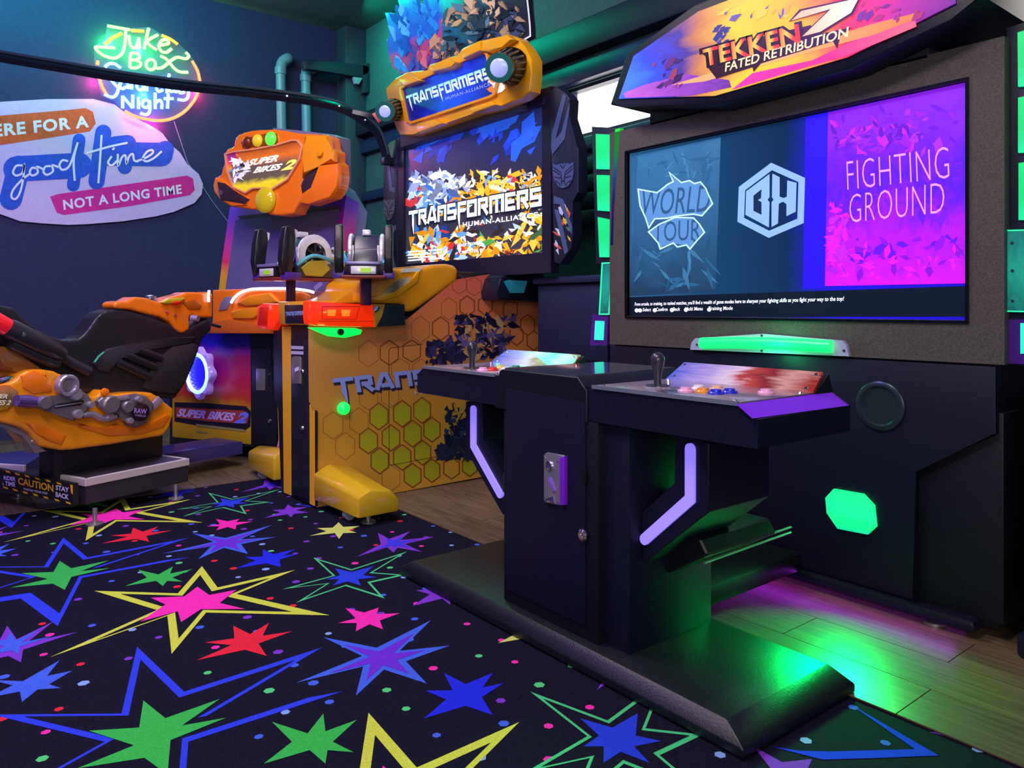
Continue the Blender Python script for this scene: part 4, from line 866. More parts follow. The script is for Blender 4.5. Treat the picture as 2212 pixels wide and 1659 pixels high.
# monitor
box('monitor_box', (2.17, 2.62, .955), (2.32, 3.60, 1.72), M_gblk, gg, bev=.01)
box('monitor_neck', (2.10, 2.90, .80), (2.50, 3.25, .96), M_gblk, gg)
frame('monitor_frame', 2.135, 2.18, 2.432, 3.724, .945, 1.735, 2.49, 3.655, 1.033, 1.664, mat('frame_violet_black', '#181530', .4, var=.2, scale=90), gg)
box('frame_lip', (2.128, 2.47, 1.662), (2.15, 3.69, 1.70), mat('lip_violet', '#2a1c50', .3), gg, bev=.005)
gs = box('screen', (2.15, 2.485, 1.03), (2.165, 3.66, 1.668), ramp_mat('gun_screen', 2, [(0, '#3a3a48'), (.5, '#2a2a3a'), (1, '#1a2a60')], .3, 3, emit=.7, rough=.2), gg)
GP = PLX(2.149)
YL = ['#e8a818', '#f0c040', '#c88a10', '#2a2420', '#f0e0b0']; BL = ['#2a6ac0', '#5a9ad8', '#e8f0ff', '#c03030', '#1a3a80', '#a8c8e8']
shards('screen_art', GP, [(905, 345, 1160, 290, ['#1838b8', '#1c4ad8', '#14289a', '#2058c8']), (1010, 250, 1150, 300, ['#1838b8', '#2456d0'])], 46, 30, .0008, gs, 21, emit=.8, lean=-1.0)
shards('screen_art', GP, [(885, 395, 985, 455, BL), (980, 395, 1160, 440, YL), (1000, 372, 1160, 410, ['#e8b020', '#d0d8e0', '#8898b0', '#f0c840', '#2a2420']), (890, 500, 1000, 560, BL + YL), (1000, 500, 1165, 555, YL + ['#f0f0e0', '#4a9a40', '#8a3020']), (890, 375, 1000, 425, ['#8aa0c8', '#c8d8f0', '#3a5a90', '#6a7a90']), (1130, 370, 1168, 520, YL + ['#d8d8d0', '#3a5a30']), (885, 380, 1165, 560, YL + BL)], 620, 15, .0009, gs, 22, emit=.8)
M_titw = ramp_mat('title_white', 2, [(0, '#d8e8ff'), (.5, '#ffffff'), (.75, '#a8d0f8'), (1, '#e8f4ff')], .05, 2, emit=1.1)
title_on('lettering_shadow', 'TRANSFORMERS', GP, *zG((228, 1362), (1030, 1238), (228, 1262)), .0040, emat('title_dark', '#10182c', .5), gs, weight=.33)
title_on('lettering', 'TRANSFORMERS', GP, *zG((235, 1352), (1024, 1228), (235, 1262)), .0048, M_titw, gs, weight=.24, label='big white block title on the screen')
text_on('lettering', 'HUMAN-ALLIANCE', GP, *zG((552, 1356), (1000, 1298), (552, 1328)), .0048, M_wt, gs, fat=.02, space=1.15)
text_on('lettering', 'INSERT COIN(S)', GP, *zG((528, 1480), (665, 1462), (528, 1458)), .0048, M_wt, gs, fat=.02)
text_on('lettering', 'CREDIT(S) 0', GP, *zG((530, 1522), (665, 1505), (530, 1500)), .0048, M_wt, gs, fat=.02)
for k in range(4): strokes_on('caption_line', GP, [zG((225, 1505 + k * 17), (330 + 30 * (k % 3), 1497 + k * 17)), zG((345 + 30 * (k % 3), 1496 + k * 17), (425, 1490 + k * 17))], 3.2, .0048, M_wt, gs)
# wings with emblem
EMB_OUT = [(0, 1), (.16, .93), (.5, .985), (.84, .93), (1, 1), (.985, .6), (.93, .32), (.72, .06), (.5, 0), (.28, .06), (.07, .32), (.015, .6)]
EMB_LINES = [[(.36, .93), (.5, .78), (.64, .93)], [(.5, .98), (.5, .95)], [(.03, .86), (.40, .62)], [(.97, .86), (.60, .62)], [(.03, .74), (.36, .53)], [(.97, .74), (.64, .53)], [(.40, .62), (.44, .3), (.42, .12)], [(.60, .62), (.56, .3), (.58, .12)], [(.10, .46), (.36, .40), (.40, .46)], [(.90, .46), (.64, .40), (.60, .46)], [(.42, .28), (.58, .28)], [(.34, .2), (.34, .07)], [(.66, .2), (.66, .07)], [(.12, .3), (.3, .2)], [(.88, .3), (.7, .2)]]
def emblem(pl, bl, br, tl, off, parent, c1, c2):
    A, B, C = [pl.p(q, 0) for q in (bl, br, tl)]
    f = lambda p, o: A + (B - A) * p[0] + (C - A) * p[1] + pl.n * o
    bm = bmesh.new(); prism_bm(bm, [f(p, off) for p in EMB_OUT], pl.n * .006); e = link('emblem', bm, c1, parent, label='face shaped shield emblem')
    bm = bmesh.new()
    for ln in EMB_LINES:
        for q in ribbon_polys(ln, .045): flat_bm(bm, [f((v.x, v.y), off + .0066) for v in q])
    link('emblem_lines', bm, c2, e)
M_wing = mat('wing_dark_navy', '#141c38', .45, var=.2, scale=60); M_wst = mat('wing_stripe', '#4a5a88', .4); M_emb = mat('emblem_blue_grey', '#56689c', .35, metal=.3); M_embd = mat('emblem_dark', '#141a30', .5)
WPn = PLX(2.13)
wg = slab('side_wing', WPn, zG((1070, 545), (1108, 515), (1172, 562), (1192, 592), (1186, 700), (1242, 880), (1243, 1150), (1205, 1200), (1212, 1380), (1200, 1480), (1130, 1578), (1095, 1565)), .05, M_wing, gg, bev=.005)
for q in (((1078, 880), (1082, 800), (1150, 560), (1170, 575), (1105, 830), (1140, 790), (1188, 610), (1188, 650), (1160, 830), (1085, 925)), ((1095, 1170), (1150, 1190), (1205, 1360), (1200, 1400), (1165, 1300), (1130, 1220), (1095, 1215)), ((1098, 1250), (1125, 1255), (1180, 1500), (1160, 1520))):
    slab('wing_stripe', WPn, zG(*q), .003, M_wst, wg, off=.003)
emblem(WPn, *zG((1098, 1128), (1222, 1122), (1096, 978)), .001, wg, M_emb, M_embd)
shards('wing_decal', WPn, [(1198, 440, 1230, 545, ['#e8e8f0', '#d06050', '#e0c040', '#4a8a60', '#c8d0e8'])], 18, 9, .002, wg, 5, lean=.9)
wg = slab('side_wing', WPn, zG((156, 830), (110, 850), (85, 905), (75, 1140), (80, 1200), (100, 1400), (150, 1592), (160, 1590)), .05, M_wing, gg, bev=.005)
emblem(WPn, *zG((84, 1318), (146, 1316), (86, 1192)), .001, wg, mat('emblem_grey2', '#5a5a78', .4), M_embd)
for q in (((95, 930), (110, 930), (130, 1120), (145, 1120), (145, 1150), (115, 1140)), ((105, 1390), (150, 1340), (152, 1370), (115, 1420), (125, 1530))): slab('wing_stripe', WPn, zG(*q), .003, M_wst, wg, off=.003)
# marquee
MP = PLX(2.03)
mo = slab('marquee_frame', MP, zH((70, 1055), (190, 930), (335, 862), (500, 835), (600, 868), (572, 800), (600, 765), (840, 705), (930, 652), (945, 688), (970, 592), (1000, 565), (1190, 490), (1530, 405), (1640, 450), (1740, 570), (1812, 700), (1812, 880), (1790, 1090), (1690, 1170), (1390, 1290), (1100, 1362), (760, 1480), (390, 1612), (240, 1612), (195, 1540), (120, 1300), (80, 1150)), .06, M_yel, gg, bev=.02, seg=2)
inner = zH((272, 1062), (350, 1015), (1250, 632), (1310, 655), (1330, 760), (1440, 960), (1400, 1130), (1340, 1165), (400, 1472), (345, 1440))
slab('marquee_panel', MP, inner, .01, ramp_mat('marquee_blue', 1, [(0, '#0a1a70'), (.3, '#1430b8'), (.5, '#1a3ad0'), (.7, '#101c88'), (1, '#0a1460')], .5, 4, emit=.55), mo, off=.004)
bm = bmesh.new()
for q in ribbon_polys(inner, 5, True): prism_bm(bm, [MP.p((v.x, v.y), .0) for v in q], MP.n * .016)
link('marquee_rim', bm, M_yel2, mo)
shards('marquee_art', MP, [(950, 150, 1010, 190, ['#1838c8', '#2450e0', '#1428a0']), (1060, 170, 1080, 195, ['#d8d8e0', '#d07030', '#f0f0f0'])], 34, 12, .0045, mo, 4, emit=.5)
title_on('lettering', 'TRANSFORMERS', MP, *zH((348, 1268), (1335, 935), (320, 1148)), .0062, ramp_mat('title_ice', 2, [(0, '#9ab8e0'), (.5, '#c8e0f0'), (1, '#70b8c8')], .1, 2, emit=.75), mo, weight=.24, label='pale block title on the marquee')
text_on('lettering', 'HUMAN-ALLIANCE', MP, *zH((790, 1198), (1320, 1022), (785, 1160)), .0062, emat('title_lilac', '#8a98e0', .7), mo, space=1.15)
for q, h_ in ((((575, 800), (605, 770), (838, 712), (905, 740), (850, 800), (630, 860)), .05), (((968, 600), (1005, 570), (1195, 495), (1200, 600), (990, 700)), .045), (((195, 935), (335, 868), (480, 960), (290, 1030)), .04), (((1050, 1290), (1330, 1200), (1390, 1250), (1110, 1350)), .03), (((440, 1470), (640, 1420), (760, 1470), (440, 1590)), .035), (((1200, 500), (1520, 415), (1600, 470), (1460, 560), (1300, 625), (1210, 610)), .03)):
    slab('armor_block', MP, zH(*q), h_, M_yel, mo, off=h_, bev=.010)
def cannon(pb, pt, rb_, rl):
    ax = (pt - pb); L = ax.length; ax.normalize()
    c = lathe('spot_cannon', [(0, rb_), (L * .15, rb_ * 1.02), (L * .2, rb_ * .9), (L * .75, rl * 1.15), (L * .8, rl * 1.22), (L * 1.0, rl * 1.22), (L * 1.0, rl)], pb, ax, mat('cannon_black', '#141a20', .25, metal=.4), mo, 28)
    x = ax.orthogonal().normalized(); y = ax.cross(x)
    for k in range(16):
        t = 2 * math.pi * k / 16; d = x * math.cos(t) + y * math.sin(t)
        a = pb + ax * L * .2 + d * rb_ * .93; b_ = pb + ax * L * .74 + d * rl * 1.2
        tube('fin', [a, b_], .005, mat('fin_grey', '#6a7878', .3, metal=.5), c, 5)
    lathe('lens_ring', [(0, rl * 1.25), (.012, rl * 1.25), (.012, rl)], pb + ax * L * .97, ax, mat('ring_teal', '#2a7a70', .25, metal=.4), c, 26)
    lathe('lens', [(0, rl * 1.02), (.006, rl * .8), (.012, rl * .4), (.013, .002)], pb + ax * L, ax, mat('lens_glass', '#a8b8e8', .08, emit='#8aa0e8', es=.45), c, 24, sharp=80)
cannon(PLX(2.02).p((1107, 143)), PLX(1.86).p((1078.6, 146.5)), .077, .046)
cannon(PLX(2.02).p((852.5, 237)), PLX(1.90).p((832, 240.5)), .058, .040)
box('marquee_back', (2.09, 2.58, 1.66), (2.20, 3.62, 1.90), mat('back_grey', '#4a4a58', .5), gg, bev=.01)
# topper: acrylic cut-out with abstract print
TP = PLX(2.15)
tb = slab('topper', TP, zH((245, 890), (205, 830), (150, 810), (105, 650), (80, 480), (130, 440), (110, 320), (60, 150), (140, 150), (220, 265), (240, 280), (200, 130), (240, 130), (290, 230), (215, 0), (195, -120), (420, -150), (440, 20), (470, 170), (545, 60), (560, -120), (680, -110), (690, 80), (740, -60), (760, -220), (740, 700), (600, 800), (520, 850)), .03, ramp_mat('topper_blue', 2, [(0, '#3a3a90'), (.3, '#b04070'), (.42, '#2a5ac8'), (.7, '#1f86d8'), (1, '#28a0e0')], .35, 4, emit=.25), gg, bev=.004, label='blue crystal like half of the topper')
shards('topper_fragment', TP, [(850, 20, 880, 150, ['#2a8ae0', '#58b8f0', '#1a5ab8']), (890, 0, 945, 90, ['#2a8ae0', '#3aa0e8', '#1f68c8']), (880, 95, 940, 140, ['#b04068', '#d06080', '#6a3a90', '#2a4ab0'])], 70, 17, .001, tb, 31, thick=.012, emit=.2, lean=1.3)
tb2 = slab('topper', TP, zH((745, -220), (1760, -260), (1780, 100), (1800, 300), (1805, 440), (1700, 490), (1640, 470), (1530, 420), (1190, 500), (1000, 570), (930, 670), (740, 730)), .03, ramp_mat('topper_dark', 1, [(0, '#1a1a28'), (.4, '#2a3450'), (.8, '#1f4a70'), (1, '#2a6aa0')], .5, 5, emit=.1), gg, bev=.004, label='dark bronze half of the topper')
shards('topper_fragment', TP, [(960, 0, 1060, 110, ['#b09070', '#3a5a70', '#1a2438', '#5a7a90', '#c8a878']), (1010, 0, 1080, 60, ['#d8b890', '#8a7058', '#2a3448']), (1060, 10, 1125, 80, ['#1c2038', '#3a4468', '#a08868', '#141828']), (940, 90, 990, 130, ['#c89878', '#2a2a40', '#705060'])], 170, 15, .001, tb2, 32, thick=.012, emit=.12)
strokes_on('acrylic_edge', TP, [zH((1752, -100), (1775, 100), (1795, 300), (1800, 430), (1705, 485))], 3.5, .003, mat('edge_white', '#e8f4fa', .2), tb2)

# ------------------------------------------------------------------ the two mounted guns
M_gun = mat('gun_black', '#16161f', .35); M_gunv = mat('gun_violet_grey', '#46424e', .35, metal=.3); M_olive = mat('gun_olive_yellow', '#a89a28', .35, coat=.4); M_wh = mat('gun_white', '#e4e4ee', .25, metal=.3)
def gun(loc, yaw, label, deckz, k=1.0):
    t = thing('mounted_gun', label, 'toy gun', (loc[0], loc[1], deckz), 'swivel guns on the gun game deck')
    M = Matrix.Translation(loc) @ Matrix.Rotation(yaw, 4, 'Z') @ Matrix.Scale(k, 4)
    box('post', (loc[0] - .016, loc[1] - .02, deckz), (loc[0] + .016, loc[1] + .02, loc[2] + .004), mat('post_violet', '#3a2050', .35, metal=.3), t, bev=.003)
    box('base_plate', (-.11, -.085, 0), (.15, .085, .012), mat('gun_base_red', '#7a2a2a', .4), t, M=M, bev=.003)
    hs = box('housing', (-.02, -.08, .012), (.17, .08, .072), M_gunv, t, M=M, bev=.008)
    box('rear_box', (-.11, -.06, .012), (-.02, .06, .056), M_gun, t, M=M, bev=.006)
    box('rear_window', (-.113, -.048, .016), (-.109, .048, .046), M_wh, t, M=M, bev=.002)
    box('window_core', (-.115, -.03, .022), (-.112, .012, .04), mat('core_lime', '#98d030', .3, emit='#88c820', es=.3), t, M=M)
    box('rear_lid', (-.115, -.064, .052), (-.03, .064, .064), mat('lid_lilac', '#8a84b8', .3, metal=.4), t, M=M, bev=.003)
    for s_ in (-1, 1):
        bm = bmesh.new(); P = [(-.105, .02), (-.07, .02), (-.062, .10), (-.06, .165), (-.052, .195), (-.075, .212), (-.098, .205), (-.108, .15), (-.116, .08)]
        prism_bm(bm, [(x, s_ * .095 - .016, z) for x, z in P], Vector((0, .032, 0))); bevel(bm, .006, 2); bmesh.ops.transform(bm, matrix=M, verts=bm.verts[:])
        g = link('grip', bm, M_gun, t, smooth=50)
        bm = bmesh.new(); prism_bm(bm, [(x, s_ * .095 - .012, z) for x, z in ((-.061, .15), (-.045, .17), (-.042, .195), (-.053, .198), (-.060, .175))], Vector((0, .024, 0))); bmesh.ops.transform(bm, matrix=M, verts=bm.verts[:]); link('grip_trigger', bm, M_wh, g)
        box('grip_foot', (-.10, s_ * .095 - .022, .0), (-.03, s_ * .095 + .022, .03), mat('foot_violet', '#4a2a90', .3), t, M=M, bev=.004)
        bm = bmesh.new(); prism_bm(bm, [(x, s_ * .081, z) for x, z in ((.01, .02), (.09, .018), (.13, .05), (.10, .085), (.03, .08), (-.01, .05))], Vector((0, s_ * .008, 0))); bevel(bm, .002, 1); bmesh.ops.transform(bm, matrix=M, verts=bm.verts[:]); link('side_plate', bm, M_olive, t)
        bm = bmesh.new(); lathe_bm(bm, [(-.009, .050), (-.009, .078), (-.004, .084), (.004, .084), (.009, .078), (.009, .050)], (.07, s_ * .062, .105), (0, 1, 0), 30, caps=False); bmesh.ops.transform(bm, matrix=M, verts=bm.verts[:]); rg = link('drum_ring', bm, M_wh, t, smooth=40)
        for k_ in range(6):
            a = k_ * math.pi / 3; box('drum_spoke', (.07 - .006, s_ * .062 - .006, .105 - .0), (.07 + .006, s_ * .062 + .006, .105 + .075), M_gun, rg, M=M @ Matrix.Translation((.07, 0, .105)) @ Matrix.Rotation(a, 4, 'Y') @ Matrix.Translation((-.07, 0, -.105)))
    bm = bmesh.new(); prism_bm(bm, [(x, -.048, z) for x, z in ((-.03, .064), (.15, .07), (.13, .12), (.07, .18), (.04, .182), (.0, .12))], Vector((0, .096, 0))); bevel(bm, .006, 2); bmesh.ops.transform(bm, matrix=M, verts=bm.verts[:]); link('shroud', bm, mat('shroud_slate', '#2a2a48', .3), t, smooth=40)
    for s_ in (-1, 1): box('shroud_edge', (-.02, s_ * .049 - .003, .07), (.0, s_ * .049 + .003, .135), M_wh, t, M=M @ Matrix.Translation((.012, 0, 0)), bev=.001)
    box('sight', (.03, -.016, .178), (.075, .016, .202), M_wh, t, M=M, bev=.004)
    bm = bmesh.new(); lathe_bm(bm, [(0, .03), (.02, .034), (.03, .028), (.06, .03), (.07, .036), (.085, .036), (.09, .026), (.12, .026), (.125, .032), (.14, .03), (.14, .018)], (.15, 0, .105), (1, 0, 0), 20); bmesh.ops.transform(bm, matrix=M, verts=bm.verts[:]); link('barrel', bm, M_chr, t, smooth=40)
    for i in range(5):
        box('vent', (.10 + i * .03, -.03, .135), (.118 + i * .03, .03, .150 - .004 * (i % 2)), M_wh if i % 2 else M_gun, t, M=M, bev=.002)
    rg_ = random.Random(3)
    for i in range(9):
        x_ = .0 + .018 * i; s_ = -1 if i % 2 else 1; hz_ = rg_.uniform(.012, .03)
        box('greeble', (x_, s_ * .05 - .012, .072), (x_ + .016, s_ * .05 + .012, .072 + hz_), (M_wh, M_gun, M_chr)[i % 3], t, M=M, bev=.002)
    for s_ in (-1, 1):
        bm = bmesh.new(); tube_bm(bm, smooth_path([Vector((-.02, s_ * .07, .06)), Vector((.04, s_ * .09, .10)), Vector((.12, s_ * .085, .09)), Vector((.17, s_ * .05, .08))], 4), .008, 8); bmesh.ops.transform(bm, matrix=M, verts=bm.verts[:]); link('hose', bm, mat('hose_cyan', '#58b8d8', .3), t, smooth=50)
    return t
PG = PLX(1.40)
pl_ = PLX(1.36).p((628, 607)); pr_ = PLX(1.44).p((790, 603))
gun((pl_.x, pl_.y, pl_.z), R(12), 'left hand swivel gun turned sideways in front of the motorbike screen', .806, 1.12)
gun((pr_.x, pr_.y, pr_.z), R(58), 'right hand swivel gun seen from behind over the red lamp', .806, 1.0)
# ------------------------------------------------------------------ motorbike game
BA = R(22); BU = Vector((math.cos(BA), math.sin(BA), 0)); BW = Vector((-math.sin(BA), math.cos(BA), 0)); B0 = Vector((.511, 3.14, 0))
MB = Matrix.Translation(B0) @ Matrix.Rotation(BA, 4, 'Z')        # local x along the bike, y across it
def PW(w_): return Plane(-BW, B0 + BW * w_)
def PU(u_, tilt=0, z=0): return Plane(-BU * math.cos(tilt) + Vector((0, 0, math.sin(tilt))), B0 + BU * u_ + Vector((0, 0, z)))
zP = zm(0, 900, .20796); zE = zm(0, 760, .18083); zS = zm(0, 640, .18083); zO = zm(240, 580, .18083); zQ = zm(340, 680, .21702); zT = zm(440, 260, .24113)
bk = thing('motorbike_game', 'orange ride-on motorbike arcade game with screen tower and caution platform', 'arcade machine', tuple(B0 + BU * .5 + BW * .35))
M_or = mat('bike_orange', '#f07a10', .28, coat=.7); M_or2 = mat('bike_amber', '#f0940f', .3, coat=.6); M_bblk = mat('bike_black', '#1b1a26', .42, var=.15, scale=50); M_bgry = mat('bike_charcoal', '#2b2834', .4)
M_ptop = mat('platform_top', '#2a2836', .5, var=.25, scale=90); M_trim = mat('platform_trim', '#d8ccd8', .35, metal=.2); M_eng = mat('engine_grey', '#7d7884', .35, metal=.45); M_engl = mat('engine_light', '#b8b0d0', .25, metal=.6)
# platform (its two step pads splay out a little towards the screen)
PT = PLZ(.150)
pads = [zP((890, 652), (1955, 440), (1500, 378), (475, 582)), zP((245, 512), (505, 352), (330, 340), (-420, 430), (-420, 470))]
for i, q in enumerate(pads):
    slab('step_pad', PT, q, .095, M_ptop if i == 0 else mat('platform_top_blue', '#2a3470', .45), bk, bev=.002)
def trim(a, b_, wd=.014, h=.03):
    A, B = PT.p(a), PT.p(b_); d = (B - A).normalized(); n_ = Vector((-d.y, d.x, 0)) * wd
    A = A - n_ * .3; B = B - n_ * .3
    bm = bmesh.new(); prism_bm(bm, [A - d * .004 + Vector((0, 0, .003)), B + d * .004 + Vector((0, 0, .003)), B + d * .004 + n_ + Vector((0, 0, .003)), A - d * .004 + n_ + Vector((0, 0, .003))], Vector((0, 0, -h))); bevel(bm, .002, 1)
    return link('edge_trim', bm, M_trim, bk)
p0, p1_, p2_, p3_ = pads[0]
trim(p0, p1_); trim(p3_, p0); trim(p1_, p2_, .012, .006)
l0, l1, l2, l3, l4 = pads[1]
trim(l4, l0); trim(l1, l2, .012, .006)
A_, B_ = PT.p(p0), PT.p(p1_); nn = Vector(((B_ - A_).normalized().y, -(B_ - A_).normalized().x, 0))
for t in (.06, .2, .27, .82, .93): lathe('rivet', [(0, .005), (.002, .004)], A_.lerp(B_, t) + Vector((0, 0, -.012)), nn, M_scrw, bk, 8)
slab('platform_core', PLZ(.128), zP((895, 700), (1560, 560), (1520, 420), (510, 560), (-420, 470), (-420, 560)), .07, M_bblk, bk, bev=.002)
slab('platform_arm', PLZ(.128), zP((1400, 350), (2240, 215), (2520, 260), (1520, 415)), .06, mat('arm_violet_lit', '#3a3478', .25), bk, bev=.004)  # dark arm; purple light from below is put into its colour
for q in ((205, 1133), (380, 1078), (40, 1075)): lathe('leveler', [(0, .03), (.005, .03), (.008, .008), (.06, .008)], PLZ(.001).p(q), (0, 0, 1), M_steel, bk, 14)
CPn = PU(-.001)
cz_ = zm(0, 900, .20796)
cl = slab('caution_label', CPn, cz_((758, 700), (758, 915), (400, 838), (0, 760), (-300, 705), (-300, 490), (0, 548), (400, 628)), .02, mat('label_black', '#14110f', .6), bk, off=.001)
M_cy = mat('caution_yellow', '#ffb820', .6); M_cw = mat('caution_lilac', '#e0d4ff', .6)
cz = zm(0, 900, .20796)
text_on('lettering', 'CAUTION', CPn, *cz((188, 702), (556, 785), (186, 628)), .003, M_cy, cl, fat=.03, label='yellow word caution')
text_on('lettering', 'STAY', CPn, *cz((578, 760), (716, 790), (578, 708)), .003, M_cw, cl, fat=.03, label='words stay back')
text_on('lettering', 'BACK', CPn, *cz((578, 832), (714, 864), (578, 780)), .003, M_cw, cl, fat=.03)
text_on('lettering', 'ONE RIDER', CPn, *cz((-70, 640), (163, 672), (-70, 598)), .003, M_cw, cl, fat=.03)
text_on('lettering', 'AT A TIME', CPn, *cz((-70, 700), (158, 728), (-70, 655)), .003, M_cw, cl, fat=.03)
text_on('lettering', 'WATCH YOUR STEP', CPn, *cz((242, 760), (494, 812), (242, 738)), .003, M_cw, cl, fat=.02)
dash = [cz((x, y), (x + 48, y + 12), (x + 62, y + 34), (x + 14, y + 22)) for x, y in ((50, 555), (150, 580), (250, 602), (358, 628), (468, 650), (582, 678), (28, 722), (128, 746), (232, 772), (338, 796), (446, 824), (560, 850), (678, 878))]
decal('hazard_dash', CPn, dash, .003, M_cy, cl)
decal('hazard_dash', CPn, [cz((728, 705), (756, 712), (756, 812), (738, 790))], .003, M_cy, cl)
# bike body: lower fairing with engine
FW = PW(.15)
fa = slab('lower_fairing', FW, zE((-160, 440), (60, 385), (190, 350), (250, 270), (350, 215), (480, 205), (640, 225), (760, 280), (870, 330), (890, 430), (1100, 530), (1190, 520), (1225, 450), (1270, 450), (1295, 520), (1540, 487), (1750, 480), (1830, 492), (1960, 590), (2085, 690), (2035, 900), (1950, 1010), (1800, 1032), (1300, 1120), (750, 1185), (480, 1135), (350, 970), (230, 900), (0, 845), (-160, 830)), .17, M_or2, bk)
soft(fa, .007, 8)
slab('fairing_crease', FW, zE((290, 840), (480, 850), (760, 960), (800, 1000), (740, 1120), (560, 1060), (420, 960)), .012, M_or, fa, off=.006, bev=.008)
slab('fairing_crease', FW, zE((930, 850), (1230, 925), (1400, 850), (1560, 930), (1800, 880), (1980, 740), (2040, 760), (1960, 900), (1700, 985), (1300, 1010), (940, 900)), .014, M_or, fa, off=.006, bev=.008)
slab('fairing_crease', FW, zE((260, 290), (420, 225), (560, 260), (590, 420), (640, 480), (400, 510), (280, 430)), .014, M_or, fa, off=.008, bev=.01)
slab('engine_casting', FW, zE((260, 570), (440, 540), (510, 535), (650, 545), (830, 522), (870, 450), (960, 450), (1060, 510), (1105, 585), (1100, 640), (965, 740), (880, 830), (760, 780), (560, 690), (430, 660), (270, 610)), .04, M_eng, fa, off=.022, bev=.010, seg=3)
slab('engine_slot', FW, zE((650, 645), (700, 622), (1000, 575), (1015, 600), (960, 640), (660, 675)), .01, mat('slot_dark', '#141018', .4), fa, off=.026, bev=.003)
slab('engine_slot_bar', FW, zE((660, 650), (980, 600), (985, 612), (665, 664)), .006, M_engl, fa, off=.030, bev=.002)
slab('engine_casting', FW, zE((1170, 590), (1230, 540), (1300, 562), (1400, 548), (1540, 520), (1650, 500), (1760, 530), (1830, 600), (1840, 700), (1760, 850), (1640, 910), (1540, 885), (1480, 790), (1400, 765), (1300, 700), (1200, 670)), .04, M_eng, fa, off=.024, bev=.010, seg=3)
def disc(q, rad, m, h=.02, base=.02, name='engine_cap'):
    return lathe(name, [(0, rad), (h * .7, rad), (h, rad * .82)], FW.p(zE(q)[0], base), -BW, m, fa, 22)
disc((510, 605), .026, M_eng, .024, .022); disc((890, 505), .024, M_engl, .022, .02); disc((910, 740), .018, M_engl, .024, .018); disc((1310, 630), .036, M_eng, .02, .024); disc((1510, 655), .024, M_eng, .02, .028); disc((1640, 565), .013, M_engl, .02, .026); disc((1535, 820), .013, M_engl, .02, .026); disc((1300, 770), .014, M_engl, .02, .01); disc((1065, 630), .013, M_engl, .02, .024)
bm = bmesh.new(); lathe_bm(bm, [(0, .040), (.03, .040), (.034, .036), (.034, .028), (.024, .026)], FW.p(zE((770, 395))[0], .01), -BW, 26); link('engine_ring', bm, M_engl, fa, smooth=40)
disc((770, 400), .022, M_eng, .012, .03)
hub = disc((1675, 720), .036, mat('hub_maroon', '#2a1224', .3), .012, .03, 'engine_badge')
text_on('lettering', 'RAW', FW, *zE((1600, 730), (1752, 745), (1605, 668)), .0435, mat('badge_lilac', '#a888f0', .3), hub, fat=.03, label='badge letters')
text_on('lettering', 'THRILLS', FW, *zE((1610, 768), (1740, 778), (1610, 745)), .0435, mat('badge_lilac', '#a080e0', .3), hub, fat=.02)
slab('engine_bar', FW, zE((1300, 565), (1320, 545), (1535, 515), (1560, 540), (1545, 570), (1310, 600)), .012, M_engl, fa, off=.034, bev=.004)
slab('engine_strap', FW, zE((1830, 610), (1900, 530), (1965, 590), (1850, 695)), .012, M_engl, fa, off=.020, bev=.004)
tube('engine_pipe', smooth_path([FW.p(q, .012) for q in zE((980, 760), (1100, 745), (1200, 790), (1290, 800), (1380, 770))], 4), .012, M_engl, fa, 10)
lathe('exhaust_tip', [(0, .020), (.035, .024), (.05, .022), (.08, .02), (.08, .012)], FW.p(zE((440, 600))[0], .012), FW.p(zE((300, 590))[0], .02) - FW.p(zE((440, 600))[0], .012), mat('tip_violet', '#7a60b8', .2, metal=.7), fa, 18)
lathe('fairing_knob', [(0, .016), (.012, .014), (.014, .006)], FW.p(zE((1245, 480))[0], .0), -BW, M_or, fa, 14)
slab('side_badge', FW, zE((-120, 420), (60, 395), (120, 402), (222, 470), (170, 600), (90, 690), (0, 705), (-120, 690)), .008, ramp_mat('badge_print', 2, [(0, '#c8901a'), (.4, '#6a5a30'), (.7, '#a07a50'), (1, '#d06a28')], .5, 4), fa, off=.010, bev=.003)
text_on('lettering', 'SUPER', FW, *zE((-150, 545), (85, 560), (-140, 490)), .014, mat('badge_cream', '#f0e8d0', .4), fa, shear=.3, fat=.03)
text_on('lettering', 'BIKES 2', FW, *zE((-150, 640), (125, 635), (-140, 580)), .014, mat('badge_cream', '#f0e8d0', .4), fa, shear=.3, fat=.03)
slab('foot_bracket', PW(.17), zE((-120, 830), (60, 865), (230, 905), (345, 965), (430, 1110), (575, 1185), (430, 1215), (395, 1210), (350, 1080), (270, 990), (60, 895), (-120, 860)), .05, M_steel, bk, bev=.004)
lathe('bolt', [(0, .008), (.006, .006)], PW(.17).p(zE((395, 1075))[0]), -BW, M_chr, bk, 10)
slab('rear_grille', PW(.17), zE((-60, 330), (90, 285), (180, 290), (180, 345), (60, 370), (-60, 385)), .02, M_chr, bk, bev=.004)
box('pedestal', (.02, .25, .12), (.50, .36, .40), M_bblk, bk, M=MB, bev=.02)
